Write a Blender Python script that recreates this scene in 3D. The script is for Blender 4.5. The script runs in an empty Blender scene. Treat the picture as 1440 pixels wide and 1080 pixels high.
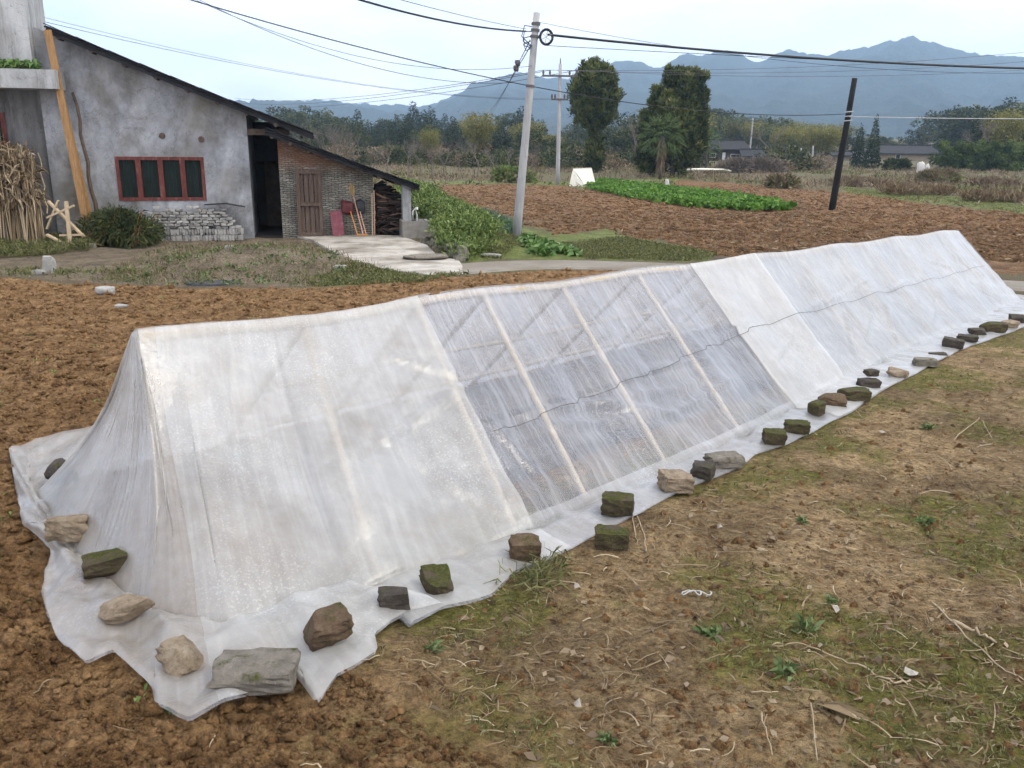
import bpy, math, random
import numpy as np
from mathutils import Matrix, Vector

# ------------------------------------------------------------------ camera, sky, sun, exposure
SC = bpy.context.scene
COL = SC.collection
F, ROLL, CAMH = 1200.0, 0.012, 2.7
PITCH = math.atan(340 / F)
CM = Matrix.Rotation(math.pi / 2 - PITCH, 3, 'X') @ Matrix.Rotation(ROLL, 3, 'Z')
cam_d = bpy.data.cameras.new('camera')
cam_d.sensor_width = 36.0
cam_d.lens = 36.0 * F / 1440
cam_d.clip_start = 0.05
cam_d.clip_end = 9000
cam = bpy.data.objects.new('camera', cam_d)
COL.objects.link(cam)
cam.matrix_world = Matrix.Translation((0, 0, CAMH)) @ CM.to_4x4()
SC.camera = cam

SUN_EL, SUN_AZ = math.radians(54), math.radians(105)      # high veiled sun, off to the right
world = bpy.data.worlds.new('World')
SC.world = world
world.use_nodes = True
wn, wl = world.node_tree.nodes, world.node_tree.links
for n in list(wn):
    wn.remove(n)
w_out = wn.new('ShaderNodeOutputWorld')
w_bg = wn.new('ShaderNodeBackground')
w_sky = wn.new('ShaderNodeTexSky')
w_sky.sky_type = 'NISHITA'
w_sky.sun_disc = False
w_sky.sun_elevation = SUN_EL
w_sky.sun_rotation = SUN_AZ
w_sky.air_density = 1.0
w_sky.dust_density = 2.0
w_tc = wn.new('ShaderNodeTexCoord')
w_map = wn.new('ShaderNodeMapping')
w_map.inputs['Scale'].default_value = (1.0, 1.0, 3.2)
w_noise = wn.new('ShaderNodeTexNoise')
w_noise.inputs['Scale'].default_value = 4.0
w_noise.inputs['Detail'].default_value = 5
w_noise.inputs['Roughness'].default_value = 0.5
w_ramp = wn.new('ShaderNodeValToRGB')
w_ramp.color_ramp.elements[0].position = 0.32
w_ramp.color_ramp.elements[0].color = (8.3, 8.9, 10.9, 1)
w_ramp.color_ramp.elements[1].position = 0.68
w_ramp.color_ramp.elements[1].color = (12.9, 12.9, 13.5, 1)
w_mix = wn.new('ShaderNodeMixRGB')
w_mix.inputs['Fac'].default_value = 0.88                  # overcast: cloud covers most of the blue
wl.new(w_tc.outputs['Generated'], w_map.inputs['Vector'])
wl.new(w_map.outputs['Vector'], w_noise.inputs['Vector'])
wl.new(w_noise.outputs['Fac'], w_ramp.inputs['Fac'])
wl.new(w_sky.outputs['Color'], w_mix.inputs['Color1'])
wl.new(w_ramp.outputs['Color'], w_mix.inputs['Color2'])
wl.new(w_mix.outputs['Color'], w_bg.inputs['Color'])
w_bg.inputs['Strength'].default_value = 0.13
wl.new(w_bg.outputs['Background'], w_out.inputs['Surface'])

sun_d = bpy.data.lights.new('sun', 'SUN')
sun_d.energy = 1.5
sun_d.angle = math.radians(10)
sun_d.color = (1.0, 0.94, 0.8)
sun = bpy.data.objects.new('sun', sun_d)
COL.objects.link(sun)
sdir = Vector((math.sin(SUN_AZ) * math.cos(SUN_EL), math.cos(SUN_AZ) * math.cos(SUN_EL), math.sin(SUN_EL)))
sun.rotation_euler = sdir.to_track_quat('Z', 'Y').to_euler()
sun.location = (0, 0, 60)

SC.view_settings.view_transform = 'Standard'
SC.view_settings.look = 'None'
SC.view_settings.gamma = 1.0
SC.view_settings.exposure = 0.5
SC.view_settings.use_curve_mapping = False
SC.render.engine = 'CYCLES'
SC.cycles.use_denoising = True
SC.cycles.denoising_prefilter = 'ACCURATE'
SC.cycles.max_bounces = 5
SC.cycles.diffuse_bounces = 2
SC.cycles.adaptive_threshold = 0.035
SC.cycles.adaptive_min_samples = 16
SC.cycles.transparent_max_bounces = 16
SC.cycles.volume_bounces = 0
SC.cycles.caustics_reflective = False
SC.cycles.caustics_refractive = False

# ------------------------------------------------------------------ helpers
rnd = random.Random(7)
rs = np.random.RandomState(11)
CMn = np.array(CM)

def ray(u, v):
    return CMn @ np.array([(u - 720) / F, (540 - v) / F, -1.0])

def g0(x, y):
    """smooth height of the land: a bank under the tent falling to level ground at the path"""
    p = 1 + .018 * np.clip(x, -15, 15) - .055 * np.maximum(y, -4)
    return .5 * (p + np.sqrt(p * p + .02))

def G(u, v, dz=0.0):
    """where the sight line of a photo pixel meets the land"""
    d = ray(u, v)
    a, b = .5, 4000.
    for _ in range(70):
        m = .5 * (a + b)
        if CAMH + d[2] * m - g0(d[0] * m, d[1] * m) - dz > 0:
            a = m
        else:
            b = m
    return np.array([d[0] * a, d[1] * a, CAMH + d[2] * a])

def at(u, v, Y):
    d = ray(u, v)
    t = Y / d[1]
    return np.array([d[0] * t, Y, CAMH + d[2] * t])

_perm = rs.permutation(256)
_perm = np.concatenate([_perm, _perm, _perm])
_grad = np.stack([np.cos(np.linspace(0, 2 * np.pi, 16, endpoint=False)), np.sin(np.linspace(0, 2 * np.pi, 16, endpoint=False))], 1)

def perlin(x, y):
    x = np.asarray(x, float); y = np.asarray(y, float)
    xi = np.floor(x).astype(int); yi = np.floor(y).astype(int)
    xf = x - xi; yf = y - yi
    xi &= 255; yi &= 255
    u = xf * xf * xf * (xf * (xf * 6 - 15) + 10); v = yf * yf * yf * (yf * (yf * 6 - 15) + 10)
    def gr(ix, iy, dx, dy):
        g = _grad[_perm[_perm[ix] + iy] & 15]
        return g[..., 0] * dx + g[..., 1] * dy
    a = gr(xi, yi, xf, yf); b = gr(xi + 1, yi, xf - 1, yf)
    c = gr(xi, yi + 1, xf, yf - 1); d = gr(xi + 1, yi + 1, xf - 1, yf - 1)
    return (a + (b - a) * u) * (1 - v) + (c + (d - c) * u) * v

def fbm(x, y, f, o=4, gain=.5):
    x = np.asarray(x, float); y = np.asarray(y, float)
    s = 0; a = 1.
    for k in range(o):
        s = s + a * perlin(x * f + 17.3 * k, y * f - 9.1 * k)
        f *= 2.03; a *= gain
    return s

def sstep(a, b, x):
    t = np.clip((x - a) / (b - a), 0, 1)
    return t * t * (3 - 2 * t)

def inpoly(x, y, poly):
    x = np.asarray(x, float); y = np.asarray(y, float)
    r = np.zeros(x.shape, bool)
    n = len(poly)
    for i in range(n):
        x1, y1 = poly[i][0], poly[i][1]; x2, y2 = poly[(i + 1) % n][0], poly[(i + 1) % n][1]
        if y1 == y2:
            continue
        c = ((y1 > y) != (y2 > y)) & (x < (x2 - x1) * (y - y1) / (y2 - y1) + x1)
        r ^= c
    return r

def tag(o, label=None, cat=None, group=None, kind=None):
    if label: o['label'] = label
    if cat: o['category'] = cat
    if group: o['group'] = group
    if kind: o['kind'] = kind
    return o

def empty(name, loc=(0, 0, 0), rz=0.0, parent=None):
    o = bpy.data.objects.new(name, None)
    COL.objects.link(o)
    o.location = [float(c) for c in loc]
    o.rotation_euler = (0, 0, rz)
    o.empty_display_size = .1
    if parent: o.parent = parent
    return o

def link(name, me, mat=None, parent=None, loc=None, rot=None):
    o = bpy.data.objects.new(name, me)
    COL.objects.link(o)
    if mat and not me.materials:
        me.materials.append(mat)
    if parent: o.parent = parent
    if loc is not None: o.location = [float(c) for c in loc]
    if rot is not None: o.rotation_euler = rot
    return o

def mesh_np(name, V, Fc, smooth=False, attrs=None):
    V = np.ascontiguousarray(V, np.float32); Fc = np.ascontiguousarray(Fc, np.int32)
    me = bpy.data.meshes.new(name)
    nf, k = Fc.shape
    me.vertices.add(len(V)); me.vertices.foreach_set('co', V.ravel())
    me.loops.add(nf * k); me.loops.foreach_set('vertex_index', Fc.ravel())
    me.polygons.add(nf)
    me.polygons.foreach_set('loop_start', np.arange(0, nf * k, k, dtype=np.int32))
    me.polygons.foreach_set('loop_total', np.full(nf, k, np.int32))
    if smooth:
        me.polygons.foreach_set('use_smooth', np.ones(nf, bool))
    for an, av in (attrs or {}).items():
        at_ = me.attributes.new(an, 'FLOAT', 'POINT')
        at_.data.foreach_set('value', np.ascontiguousarray(av, np.float32))
    me.update(calc_edges=True)
    return me

class MB:
    """collects pieces of ONE mesh"""
    def __init__(s):
        s.v = []; s.f = []
    def add(s, vs, fs):
        o = len(s.v)
        s.v += [tuple(float(c) for c in p) for p in vs]
        s.f += [tuple(i + o for i in f) for f in fs]
        return s
    def box(s, x0, x1, y0, y1, z0, z1):
        return s.add([(x0, y0, z0), (x1, y0, z0), (x1, y1, z0), (x0, y1, z0), (x0, y0, z1), (x1, y0, z1), (x1, y1, z1), (x0, y1, z1)],
                     [(0, 3, 2, 1), (4, 5, 6, 7), (0, 1, 5, 4), (1, 2, 6, 5), (2, 3, 7, 6), (3, 0, 4, 7)])
    def prism(s, poly, y0, y1):
        """polygon in (x,z), counter-clockwise seen from -y, extruded from y0 to y1"""
        n = len(poly)
        vs = [(p[0], y0, p[1]) for p in poly] + [(p[0], y1, p[1]) for p in poly]
        fs = [tuple(range(n)), tuple(reversed(range(n, 2 * n)))]
        fs += [(i, i + n, (i + 1) % n + n, (i + 1) % n) for i in range(n)]
        return s.add(vs, fs)
    def bar(s, a, b, w, h=None, up=(0, 0, 1)):
        a = Vector([float(c) for c in a]); b = Vector([float(c) for c in b]); h = h or w
        d = (b - a).normalized(); u = Vector(up)
        if abs(d.dot(u)) > .98: u = Vector((0, 1, 0))
        x = d.cross(u).normalized(); y = x.cross(d)
        vs = []
        for p in (a, b):
            for i, j in ((-1, -1), (1, -1), (1, 1), (-1, 1)):
                vs.append(p + x * (w / 2 * i) + y * (h / 2 * j))
        return s.add(vs, [(0, 1, 2, 3), (7, 6, 5, 4), (0, 4, 5, 1), (1, 5, 6, 2), (2, 6, 7, 3), (3, 7, 4, 0)])
    def tube(s, pts, rad, n=8, cap=True):
        pts = [Vector([float(c) for c in p]) for p in pts]
        if not hasattr(rad, '__len__'): rad = [rad] * len(pts)
        o = len(s.v); ref = None
        for i, p in enumerate(pts):
            d = (pts[min(i + 1, len(pts) - 1)] - pts[max(i - 1, 0)])
            d = d.normalized() if d.length > 1e-9 else Vector((0, 0, 1))
            if ref is None:
                ref = Vector((0, 0, 1)) if abs(d.z) < .9 else Vector((1, 0, 0))
            x = d.cross(ref).normalized(); y = x.cross(d).normalized(); ref = y if abs(d.dot(y)) < .9 else ref
            for k in range(n):
                a = 2 * math.pi * k / n
                s.v.append(tuple(p + x * (math.cos(a) * rad[i]) + y * (math.sin(a) * rad[i])))
        for i in range(len(pts) - 1):
            for k in range(n):
                a = o + i * n + k; b = o + i * n + (k + 1) % n
                s.f.append((a, b, b + n, a + n))
        if cap:
            s.f.append(tuple(o + k for k in reversed(range(n))))
            e = o + (len(pts) - 1) * n
            s.f.append(tuple(e + k for k in range(n)))
        return s
    def mesh(s, name, smooth=False):
        me = bpy.data.meshes.new(name)
        me.from_pydata(s.v, [], s.f)
        if smooth:
            for p in me.polygons: p.use_smooth = True
        me.update()
        return me
    def build(s, name, mat, parent=None, smooth=False, loc=None, rot=None):
        return link(name, s.mesh(name, smooth), mat, parent, loc, rot)

# ------------------------------------------------------------------ materials
def new_mat(name):
    m = bpy.data.materials.new(name)
    m.use_nodes = True
    nt = m.node_tree
    return m, nt.nodes, nt.links, nt.nodes['Principled BSDF']

def noise_node(N, L, vec, scale, detail=6, rough=.6, dist=0.):
    n = N.new('ShaderNodeTexNoise')
    n.inputs['Scale'].default_value = scale; n.inputs['Detail'].default_value = detail
    n.inputs['Roughness'].default_value = rough; n.inputs['Distortion'].default_value = dist
    L.new(vec, n.inputs['Vector'])
    return n.outputs['Fac']

def ramp_node(N, L, fac, stops):
    r = N.new('ShaderNodeValToRGB')
    e = r.color_ramp.elements
    while len(e) < len(stops): e.new(.5)
    for i, (p, c) in enumerate(stops):
        e[i].position = p; e[i].color = (c[0], c[1], c[2], 1) if hasattr(c, '__len__') else (c, c, c, 1)
    L.new(fac, r.inputs['Fac'])
    return r.outputs['Color']

def mixc(N, L, fac, a, b, mode='MIX'):
    m = N.new('ShaderNodeMixRGB'); m.blend_type = mode
    for s, v in ((0, fac), (1, a), (2, b)):
        if hasattr(v, 'is_linked'): L.new(v, m.inputs[s])
        elif hasattr(v, '__len__'): m.inputs[s].default_value = (v[0], v[1], v[2], 1)
        else: m.inputs[s].default_value = v if s == 0 else (v, v, v, 1)
    return m.outputs['Color']

def mat_noise(name, stops, scale, rough=.85, bump=0., bscale=None, stretch=(1, 1, 1), spots=None, spec=.25, detail=7, coord='Object', bdist=.02, streaks=None):
    m, N, L, B = new_mat(name)
    tc = N.new('ShaderNodeTexCoord'); mp = N.new('ShaderNodeMapping')
    mp.inputs['Scale'].default_value = stretch
    L.new(tc.outputs[coord], mp.inputs['Vector'])
    v = mp.outputs['Vector']
    c = ramp_node(N, L, noise_node(N, L, v, scale, detail + 2, .72), stops)
    if spots:
        sc_, lo, hi, colr = spots
        f = ramp_node(N, L, noise_node(N, L, tc.outputs[coord], sc_, 5), [(lo, 0.), (hi, 1.)])
        c = mixc(N, L, f, c, colr)
    if streaks:
        mp2 = N.new('ShaderNodeMapping'); mp2.inputs['Scale'].default_value = (streaks[0], streaks[0], streaks[1]); L.new(tc.outputs[coord], mp2.inputs['Vector'])
        c = mixc(N, L, streaks[2], c, ramp_node(N, L, noise_node(N, L, mp2.outputs['Vector'], 1., 8, .7), [(.38, (.42, .40, .37)), (.5, (1., 1., 1.)), (.66, (1.25, 1.25, 1.24))]), 'MULTIPLY')
        cr_ = N.new('ShaderNodeMath'); cr_.operation = 'SUBTRACT'; L.new(noise_node(N, L, tc.outputs[coord], 1.1, 5, .6, .5), cr_.inputs[0]); cr_.inputs[1].default_value = .5
        ca_ = N.new('ShaderNodeMath'); ca_.operation = 'ABSOLUTE'; L.new(cr_.outputs[0], ca_.inputs[0])
        c = mixc(N, L, .7, c, ramp_node(N, L, ca_.outputs[0], [(0., (.5, .48, .45)), (.006, (1., 1., 1.))]), 'MULTIPLY')
    L.new(c, B.inputs['Base Color'])
    B.inputs['Roughness'].default_value = rough
    B.inputs['Specular IOR Level'].default_value = spec
    if bump:
        b = N.new('ShaderNodeBump'); b.inputs['Strength'].default_value = bump; b.inputs['Distance'].default_value = bdist
        L.new(noise_node(N, L, v, bscale or scale * 3, 8, .65), b.inputs['Height'])
        L.new(b.outputs['Normal'], B.inputs['Normal'])
    return m

def mat_leaf(name, stops, rough=.6, transl=.3):
    m, N, L, B = new_mat(name)
    a = N.new('ShaderNodeAttribute'); a.attribute_name = 'tint'
    c = ramp_node(N, L, a.outputs['Fac'], stops)
    L.new(c, B.inputs['Base Color'])
    B.inputs['Roughness'].default_value = rough
    B.inputs['Specular IOR Level'].default_value = .2
    if transl:
        t = N.new('ShaderNodeBsdfTranslucent'); L.new(c, t.inputs['Color'])
        x = N.new('ShaderNodeMixShader'); x.inputs['Fac'].default_value = transl
        L.new(B.outputs['BSDF'], x.inputs[1]); L.new(t.outputs['BSDF'], x.inputs[2])
        L.new(x.outputs['Shader'], N['Material Output'].inputs['Surface'])
    return m

def leaves_arrays(C, D, ln, wd, tint, bend=.15):
    """diamond leaf cards: centres of base C, directions D, lengths ln, widths wd"""
    n = len(C)
    D = D / (np.linalg.norm(D, axis=1, keepdims=True) + 1e-9)
    R = rs.normal(size=(n, 3))
    S = np.cross(D, R); S /= (np.linalg.norm(S, axis=1, keepdims=True) + 1e-9)
    Nn = np.cross(S, D)
    ln = np.broadcast_to(np.asarray(ln, float), (n,))[:, None]; wd = np.broadcast_to(np.asarray(wd, float), (n,))[:, None]
    mid = C + D * ln * .5 + Nn * ln * bend * .6
    V = np.stack([C, mid + S * wd * .5, C + D * ln - np.array([0, 0, 1]) * ln * bend, mid - S * wd * .5], 1).reshape(-1, 3)
    Fc = np.arange(n * 4).reshape(n, 4)
    return V, Fc, np.repeat(tint, 4)

def merge(parts):
    V, Fc, T = [], [], []
    o = 0
    for v, f, t in parts:
        V.append(v); Fc.append(f + o); T.append(t); o += len(v)
    return np.concatenate(V), np.concatenate(Fc), np.concatenate(T)
# ------------------------------------------------------------------ tent axis (shared by land and tent)
TA = G(285, 900)[:2]; TB = G(1437, 425)[:2]
TL = float(np.hypot(*(TB - TA)))
TD = (TB - TA) / TL
TN = np.array([-TD[1], TD[0]])
def t_sn(x, y):
    dx, dy = x - TA[0], y - TA[1]
    return dx * TD[0] + dy * TD[1], dx * TN[0] + dy * TN[1]
def t_xy(s, n):
    return TA[0] + TD[0] * s + TN[0] * n, TA[1] + TD[1] * s + TN[1] * n

# ------------------------------------------------------------------ zones of the land, traced on the ground
def gpoly(px):
    return [tuple(G(u, v)[:2]) for u, v in px]
Z_PLOUGH = gpoly([(560, 262), (700, 259), (800, 262), (830, 268), (930, 262), (960, 253), (1085, 262), (1180, 270), (1330, 290), (1470, 304), (1470, 386), (1330, 384), (1150, 380), (1010, 358), (900, 334), (850, 322), (790, 330), (735, 308), (640, 290)])
Z_GRASS = [gpoly(p) for p in (
    [(560, 258), (600, 268), (660, 292), (715, 312), (735, 320), (800, 330), (850, 322), (900, 336), (1010, 358), (1000, 367), (860, 366), (690, 364), (655, 370), (560, 300)],
    [(510, 376), (600, 388), (645, 385), (600, 396), (470, 404), (430, 398)],
    [(560, 254), (800, 256), (960, 250), (960, 254), (830, 266), (800, 261), (700, 258), (560, 261)],
    [(1175, 262), (1300, 272), (1450, 288), (1450, 301), (1330, 288), (1200, 274)])]
_b = np.array([G(u, v)[:2] for u, v in ((-150, 386), (0, 391), (120, 400), (250, 406), (400, 405), (480, 404), (560, 398), (640, 390), (700, 384), (860, 379), (960, 376), (1150, 386), (1420, 413), (1600, 425))])
def soil_edge(x):
    return np.interp(x, _b[:, 0], _b[:, 1])
PATH_C = [G(u, v)[:2] for u, v in ((630, 381), (690, 375), (780, 372), (860, 374), (960, 377), (1150, 388), (1420, 402), (1600, 412), (1900, 425))]
YARD = gpoly([(400, 330), (470, 331), (564, 333), (604, 347), (617, 363), (650, 369), (655, 386), (604, 390), (504, 378), (482, 366), (456, 350), (436, 339)])

def seg_dist(x, y, pts):
    d = np.full(np.shape(x), 1e9)
    for a, b in zip(pts[:-1], pts[1:]):
        ax, ay = a[0], a[1]; bx, by = b[0] - ax, b[1] - ay
        t = np.clip(((x - ax) * bx + (y - ay) * by) / (bx * bx + by * by), 0, 1)
        d = np.minimum(d, np.hypot(x - ax - t * bx, y - ay - t * by))
    return d

def tent_mask(x, y):
    s, n = t_sn(x, y)
    ms = sstep(.3, .5, s) * (1 - sstep(TL + .1, TL + .5, s))
    mn = sstep(-.65, -.3, n) * (1 - sstep(2.4, 2.8, n))
    return np.maximum(ms * mn, inpoly(x, y, FILM_END).astype(float))
END_PX = ((633, 849), (600, 856), (572, 863), (545, 885), (525, 903), (529, 921), (500, 939), (473, 950), (448, 982), (432, 968), (419, 953), (370, 972), (318, 997), (267, 1020), (249, 1018), (224, 997), (220, 975), (190, 948), (162, 921), (123, 935), (90, 905), (67, 870), (58, 834), (66, 800), (72, 773), (36, 744), (22, 690), (14, 640), (50, 618), (90, 607), (130, 604), (165, 590))
FILM_END = [tuple(G(u, v)[:2]) for u, v in END_PX] + [t_xy(.6, 2.5), t_xy(.6, -.2)]

def zones(x, y):
    w = .35 * fbm(x, y, .9, 3) * np.clip(y / 14, .25, 3)
    s, n = t_sn(x, y)
    near = sstep(-.15, .25, soil_edge(x) - y + w * .4)                # on the tent's bank
    leftpl = np.maximum(sstep(-.1, .4, n), 1 - sstep(-.5, .9, s + w))
    p_near = near * leftpl
    far = (y > soil_edge(x))
    dirt = sstep(.0, .5, y - soil_edge(x)) * (1 - sstep(31, 34, y)) * (1 - sstep(-3.2, -2.2, x + w))
    p_far = (inpoly(x + w, y + w, Z_PLOUGH) & far).astype(float)
    gr = np.zeros(np.shape(x))
    for p in Z_GRASS:
        gr = np.maximum(gr, inpoly(x + w, y + w, p).astype(float))
    gr = gr * far * (1 - p_far)
    return p_near, p_far, gr, near, dirt

def height(x, y):
    """land with its clods and bumps"""
    x = np.asarray(x, float); y = np.asarray(y, float)
    pn, pf, gr, near, dirt = zones(x, y)
    base = g0(x, y)
    tm = tent_mask(x, y)
    pd = seg_dist(x, y, PATH_C)
    flat = np.maximum(1 - sstep(.9, 1.5, pd), inpoly(x, y, YARD).astype(float))
    r1 = 1 - 2 * np.abs(perlin(x * 3.1, y * 3.1)); r2 = 1 - 2 * np.abs(perlin(x * 7.3 + 5, y * 7.3)); r3 = perlin(x * 17, y * 17); r4 = perlin(x * 37, y * 37 + 9)
    clod = .010 * r1 + .016 * r2 + .020 * r3 + .018 * r4 + .05 * perlin(x * .9, y * .9) + .03 * perlin(x * 2.7, y * 2.7)
    soft = .03 * fbm(x, y, 1.1, 3) + .010 * fbm(x, y, 7., 3)
    rough = pn * clod * 1.25 + (near - pn).clip(0, 1) * soft + pf * (.05 * fbm(x, y, 1.4, 3)) + (1 - near) * (1 - pf) * .05 * fbm(x, y, .8, 3)
    rough = rough * (1 - .85 * tm) * (1 - flat)
    # weedy heap before the shed, green bank beside the yard, rise at the foot of the hills
    mx, my = HEAP[0], HEAP[1]
    heap = .42 * np.exp(-(((x - mx) / 1.9) ** 2 + ((y - my) / 1.1) ** 2)) * (1 - flat)
    bk = .55 * np.exp(-(seg_dist(x, y, BANK) / .75) ** 2) * (1 - flat)
    far_r = 6 * sstep(170, 420, y)
    return base + rough + heap + bk + far_r
HEAP = G(370, 375)[:2]
BANK = [G(u, v)[:2] for u, v in ((590, 300), (625, 315), (655, 338), (672, 352))]

# ------------------------------------------------------------------ the land: one sheet to the horizon
Ys = [-1.0]
while Ys[-1] < 26: Ys.append(Ys[-1] + .0052 * (Ys[-1] + 1.75))
while Ys[-1] < 5200: Ys.append(Ys[-1] + .022 * (Ys[-1] + 1.75))
Ys = np.array(Ys)
As = np.linspace(-1.15, 1.15, 680)
XX = As[None, :] * (Ys[:, None] + 1.75); YY = np.repeat(Ys[:, None], len(As), 1)
x, y = XX.ravel(), YY.ravel()
pn, pf, gr, near, dirt = zones(x, y)
s_, n_ = t_sn(x, y)
moss = (near - pn).clip(0, 1) * sstep(-.05, .35, fbm(x, y, .9, 5, .6) + .14) * .9
hh = height(x, y)
V = np.stack([x, y, hh], 1)
nr, nc = XX.shape
idx = np.arange(nr * nc).reshape(nr, nc)
Fq = np.stack([idx[:-1, :-1], idx[:-1, 1:], idx[1:, 1:], idx[1:, :-1]], -1).reshape(-1, 4)
ground_me = mesh_np('ground', V, Fq, True, {'plough': np.maximum(pn, 0), 'field': pf, 'grass': gr, 'moss': moss, 'bank': near, 'dirt': dirt})

m, N, L, B = new_mat('soil')
geo = N.new('ShaderNodeNewGeometry')
pos = geo.outputs['Position']
def attr(n):
    a = N.new('ShaderNodeAttribute'); a.attribute_name = n
    return a.outputs['Fac']
nz = noise_node(N, L, pos, 4.5, 11, .78); nf = noise_node(N, L, pos, 24, 8, .7); nb = noise_node(N, L, pos, .9, 7, .62); nm = noise_node(N, L, pos, 7, 11, .8)
plough_c = ramp_node(N, L, nz, [(.22, (.04, .02, .009)), (.46, (.182, .10, .041)), (.75, (.44, .275, .13))])
bare_c = ramp_node(N, L, nm, [(.2, (.075, .046, .021)), (.45, (.27, .18, .088)), (.76, (.55, .41, .225))])
wet = ramp_node(N, L, nb, [(.36, .42), (.6, 1.05)])
bare_c = mixc(N, L, 1.0, bare_c, wet, 'MULTIPLY')
moss_c = ramp_node(N, L, nf, [(.25, (.05, .048, .011)), (.55, (.135, .13, .026)), (.8, (.26, .225, .066))])
mossf = N.new('ShaderNodeMath'); mossf.operation = 'MULTIPLY'
L.new(attr('moss'), mossf.inputs[0]); L.new(ramp_node(N, L, noise_node(N, L, pos, 6, 9, .78), [(.36, 0.), (.52, 1.)]), mossf.inputs[1])
field_c = ramp_node(N, L, noise_node(N, L, pos, 2.2, 10, .75), [(.25, (.05, .027, .013)), (.48, (.16, .09, .043)), (.74, (.36, .23, .125))])
bigf = ramp_node(N, L, noise_node(N, L, pos, .07, 3), [(.35, (.8, .8, .8)), (.7, (1.15, 1.1, 1.05))])
field_c = mixc(N, L, 1.0, field_c, bigf, 'MULTIPLY')
grass_c = ramp_node(N, L, noise_node(N, L, pos, 1.6, 8, .7), [(.28, (.09, .075, .03)), (.5, (.12, .145, .04)), (.72, (.21, .23, .075))])
scrub_c = ramp_node(N, L, noise_node(N, L, pos, .35, 9, .72), [(.3, (.085, .06, .038)), (.45, (.13, .10, .06)), (.58, (.10, .105, .045)), (.74, (.2, .155, .095))])
c = mixc(N, L, attr('bank'), scrub_c, bare_c)
dirt_c = ramp_node(N, L, noise_node(N, L, pos, 1.8, 9, .72), [(.28, (.07, .052, .033)), (.5, (.17, .135, .092)), (.72, (.27, .22, .155))])
c = mixc(N, L, attr('dirt'), c, dirt_c)
c = mixc(N, L, attr('grass'), c, grass_c)
c = mixc(N, L, attr('field'), c, field_c)
c = mixc(N, L, attr('plough'), c, plough_c)
c = mixc(N, L, mossf.outputs[0], c, moss_c)
# scattered pale crumbs and straw flecks
fl = ramp_node(N, L, noise_node(N, L, pos, 55, 3, .5), [(.66, 0.), (.72, 1.)])
c = mixc(N, L, mixc(N, L, 1.0, fl, (.45, .45, .45), 'MULTIPLY'), c, (.36, .25, .14))
grit = ramp_node(N, L, noise_node(N, L, pos, 22, 12, .9), [(.40, (.36, .345, .33)), (.5, (1., 1., 1.)), (.60, (1.6, 1.58, 1.5))])
c = mixc(N, L, 1.0, c, grit, 'MULTIPLY')
L.new(c, B.inputs['Base Color'])
B.inputs['Roughness'].default_value = .93; B.inputs['Specular IOR Level'].default_value = .15
b1 = N.new('ShaderNodeBump'); b1.inputs['Strength'].default_value = 1.0; b1.inputs['Distance'].default_value = .07
L.new(noise_node(N, L, pos, 14, 10, .72), b1.inputs['Height'])
b2 = N.new('ShaderNodeBump'); b2.inputs['Strength'].default_value = 1.0; b2.inputs['Distance'].default_value = .02
L.new(noise_node(N, L, pos, 60, 6, .7), b2.inputs['Height']); L.new(b1.outputs['Normal'], b2.inputs['Normal'])
L.new(b2.outputs['Normal'], B.inputs['Normal'])
SOIL = m
tag(link('ground', ground_me, SOIL), kind='structure')

# ------------------------------------------------------------------ path and yard: concrete slabs laid on the land
CONC = mat_noise('old_concrete', [(.3, (.13, .11, .085)), (.52, (.205, .18, .145)), (.75, (.28, .25, .21))], 2.2, .9, .35, 30, spots=(1.1, .45, .7, (.16, .13, .09)), coord='Object')
CONC_Y = mat_noise('yard_concrete', [(.3, (.24, .215, .175)), (.52, (.40, .365, .31)), (.75, (.52, .48, .42))], 2.2, .9, .3, 30, spots=(.9, .45, .68, (.15, .125, .09)), coord='Object')
def resample(pts, step):
    pts = [np.array(p) for p in pts]; out = [pts[0]]
    for a, b in zip(pts[:-1], pts[1:]):
        k = max(1, int(np.hypot(*(b - a)) / step))
        out += [a + (b - a) * (i + 1) / k for i in range(k)]
    return np.array(out)
pc = resample(PATH_C, .25)
for _ in range(8):
    pc[1:-1] = (pc[:-2] + 2 * pc[1:-1] + pc[2:]) / 4
tg = np.gradient(pc, axis=0); tg /= np.linalg.norm(tg, axis=1, keepdims=True)
nn = np.stack([-tg[:, 1], tg[:, 0]], 1)
mb = MB()
ks = np.linspace(-1, 1, 7)
i_ = np.arange(len(pc))
wl_ = 1.0 + .07 * fbm(i_ * .25, i_ * 0. + 3, .8, 3); wr_ = 1.0 + .09 * fbm(i_ * .25, i_ * 0. + 30, .9, 3)
for i in range(len(pc)):
    for k in ks:
        q = pc[i] + nn[i] * k * (wl_[i] if k > 0 else wr_[i])
        mb.v.append((q[0], q[1], g0(q[0], q[1]) + (.035 if abs(k) < .99 else -.08)))
for i in range(len(pc) - 1):
    for k in range(6):
        a = i * 7 + k
        mb.f.append((a, a + 7, a + 8, a + 1))
me = mb.mesh('concrete_path', False)
tag(link('concrete_path', me, CONC), kind='structure')

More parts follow.
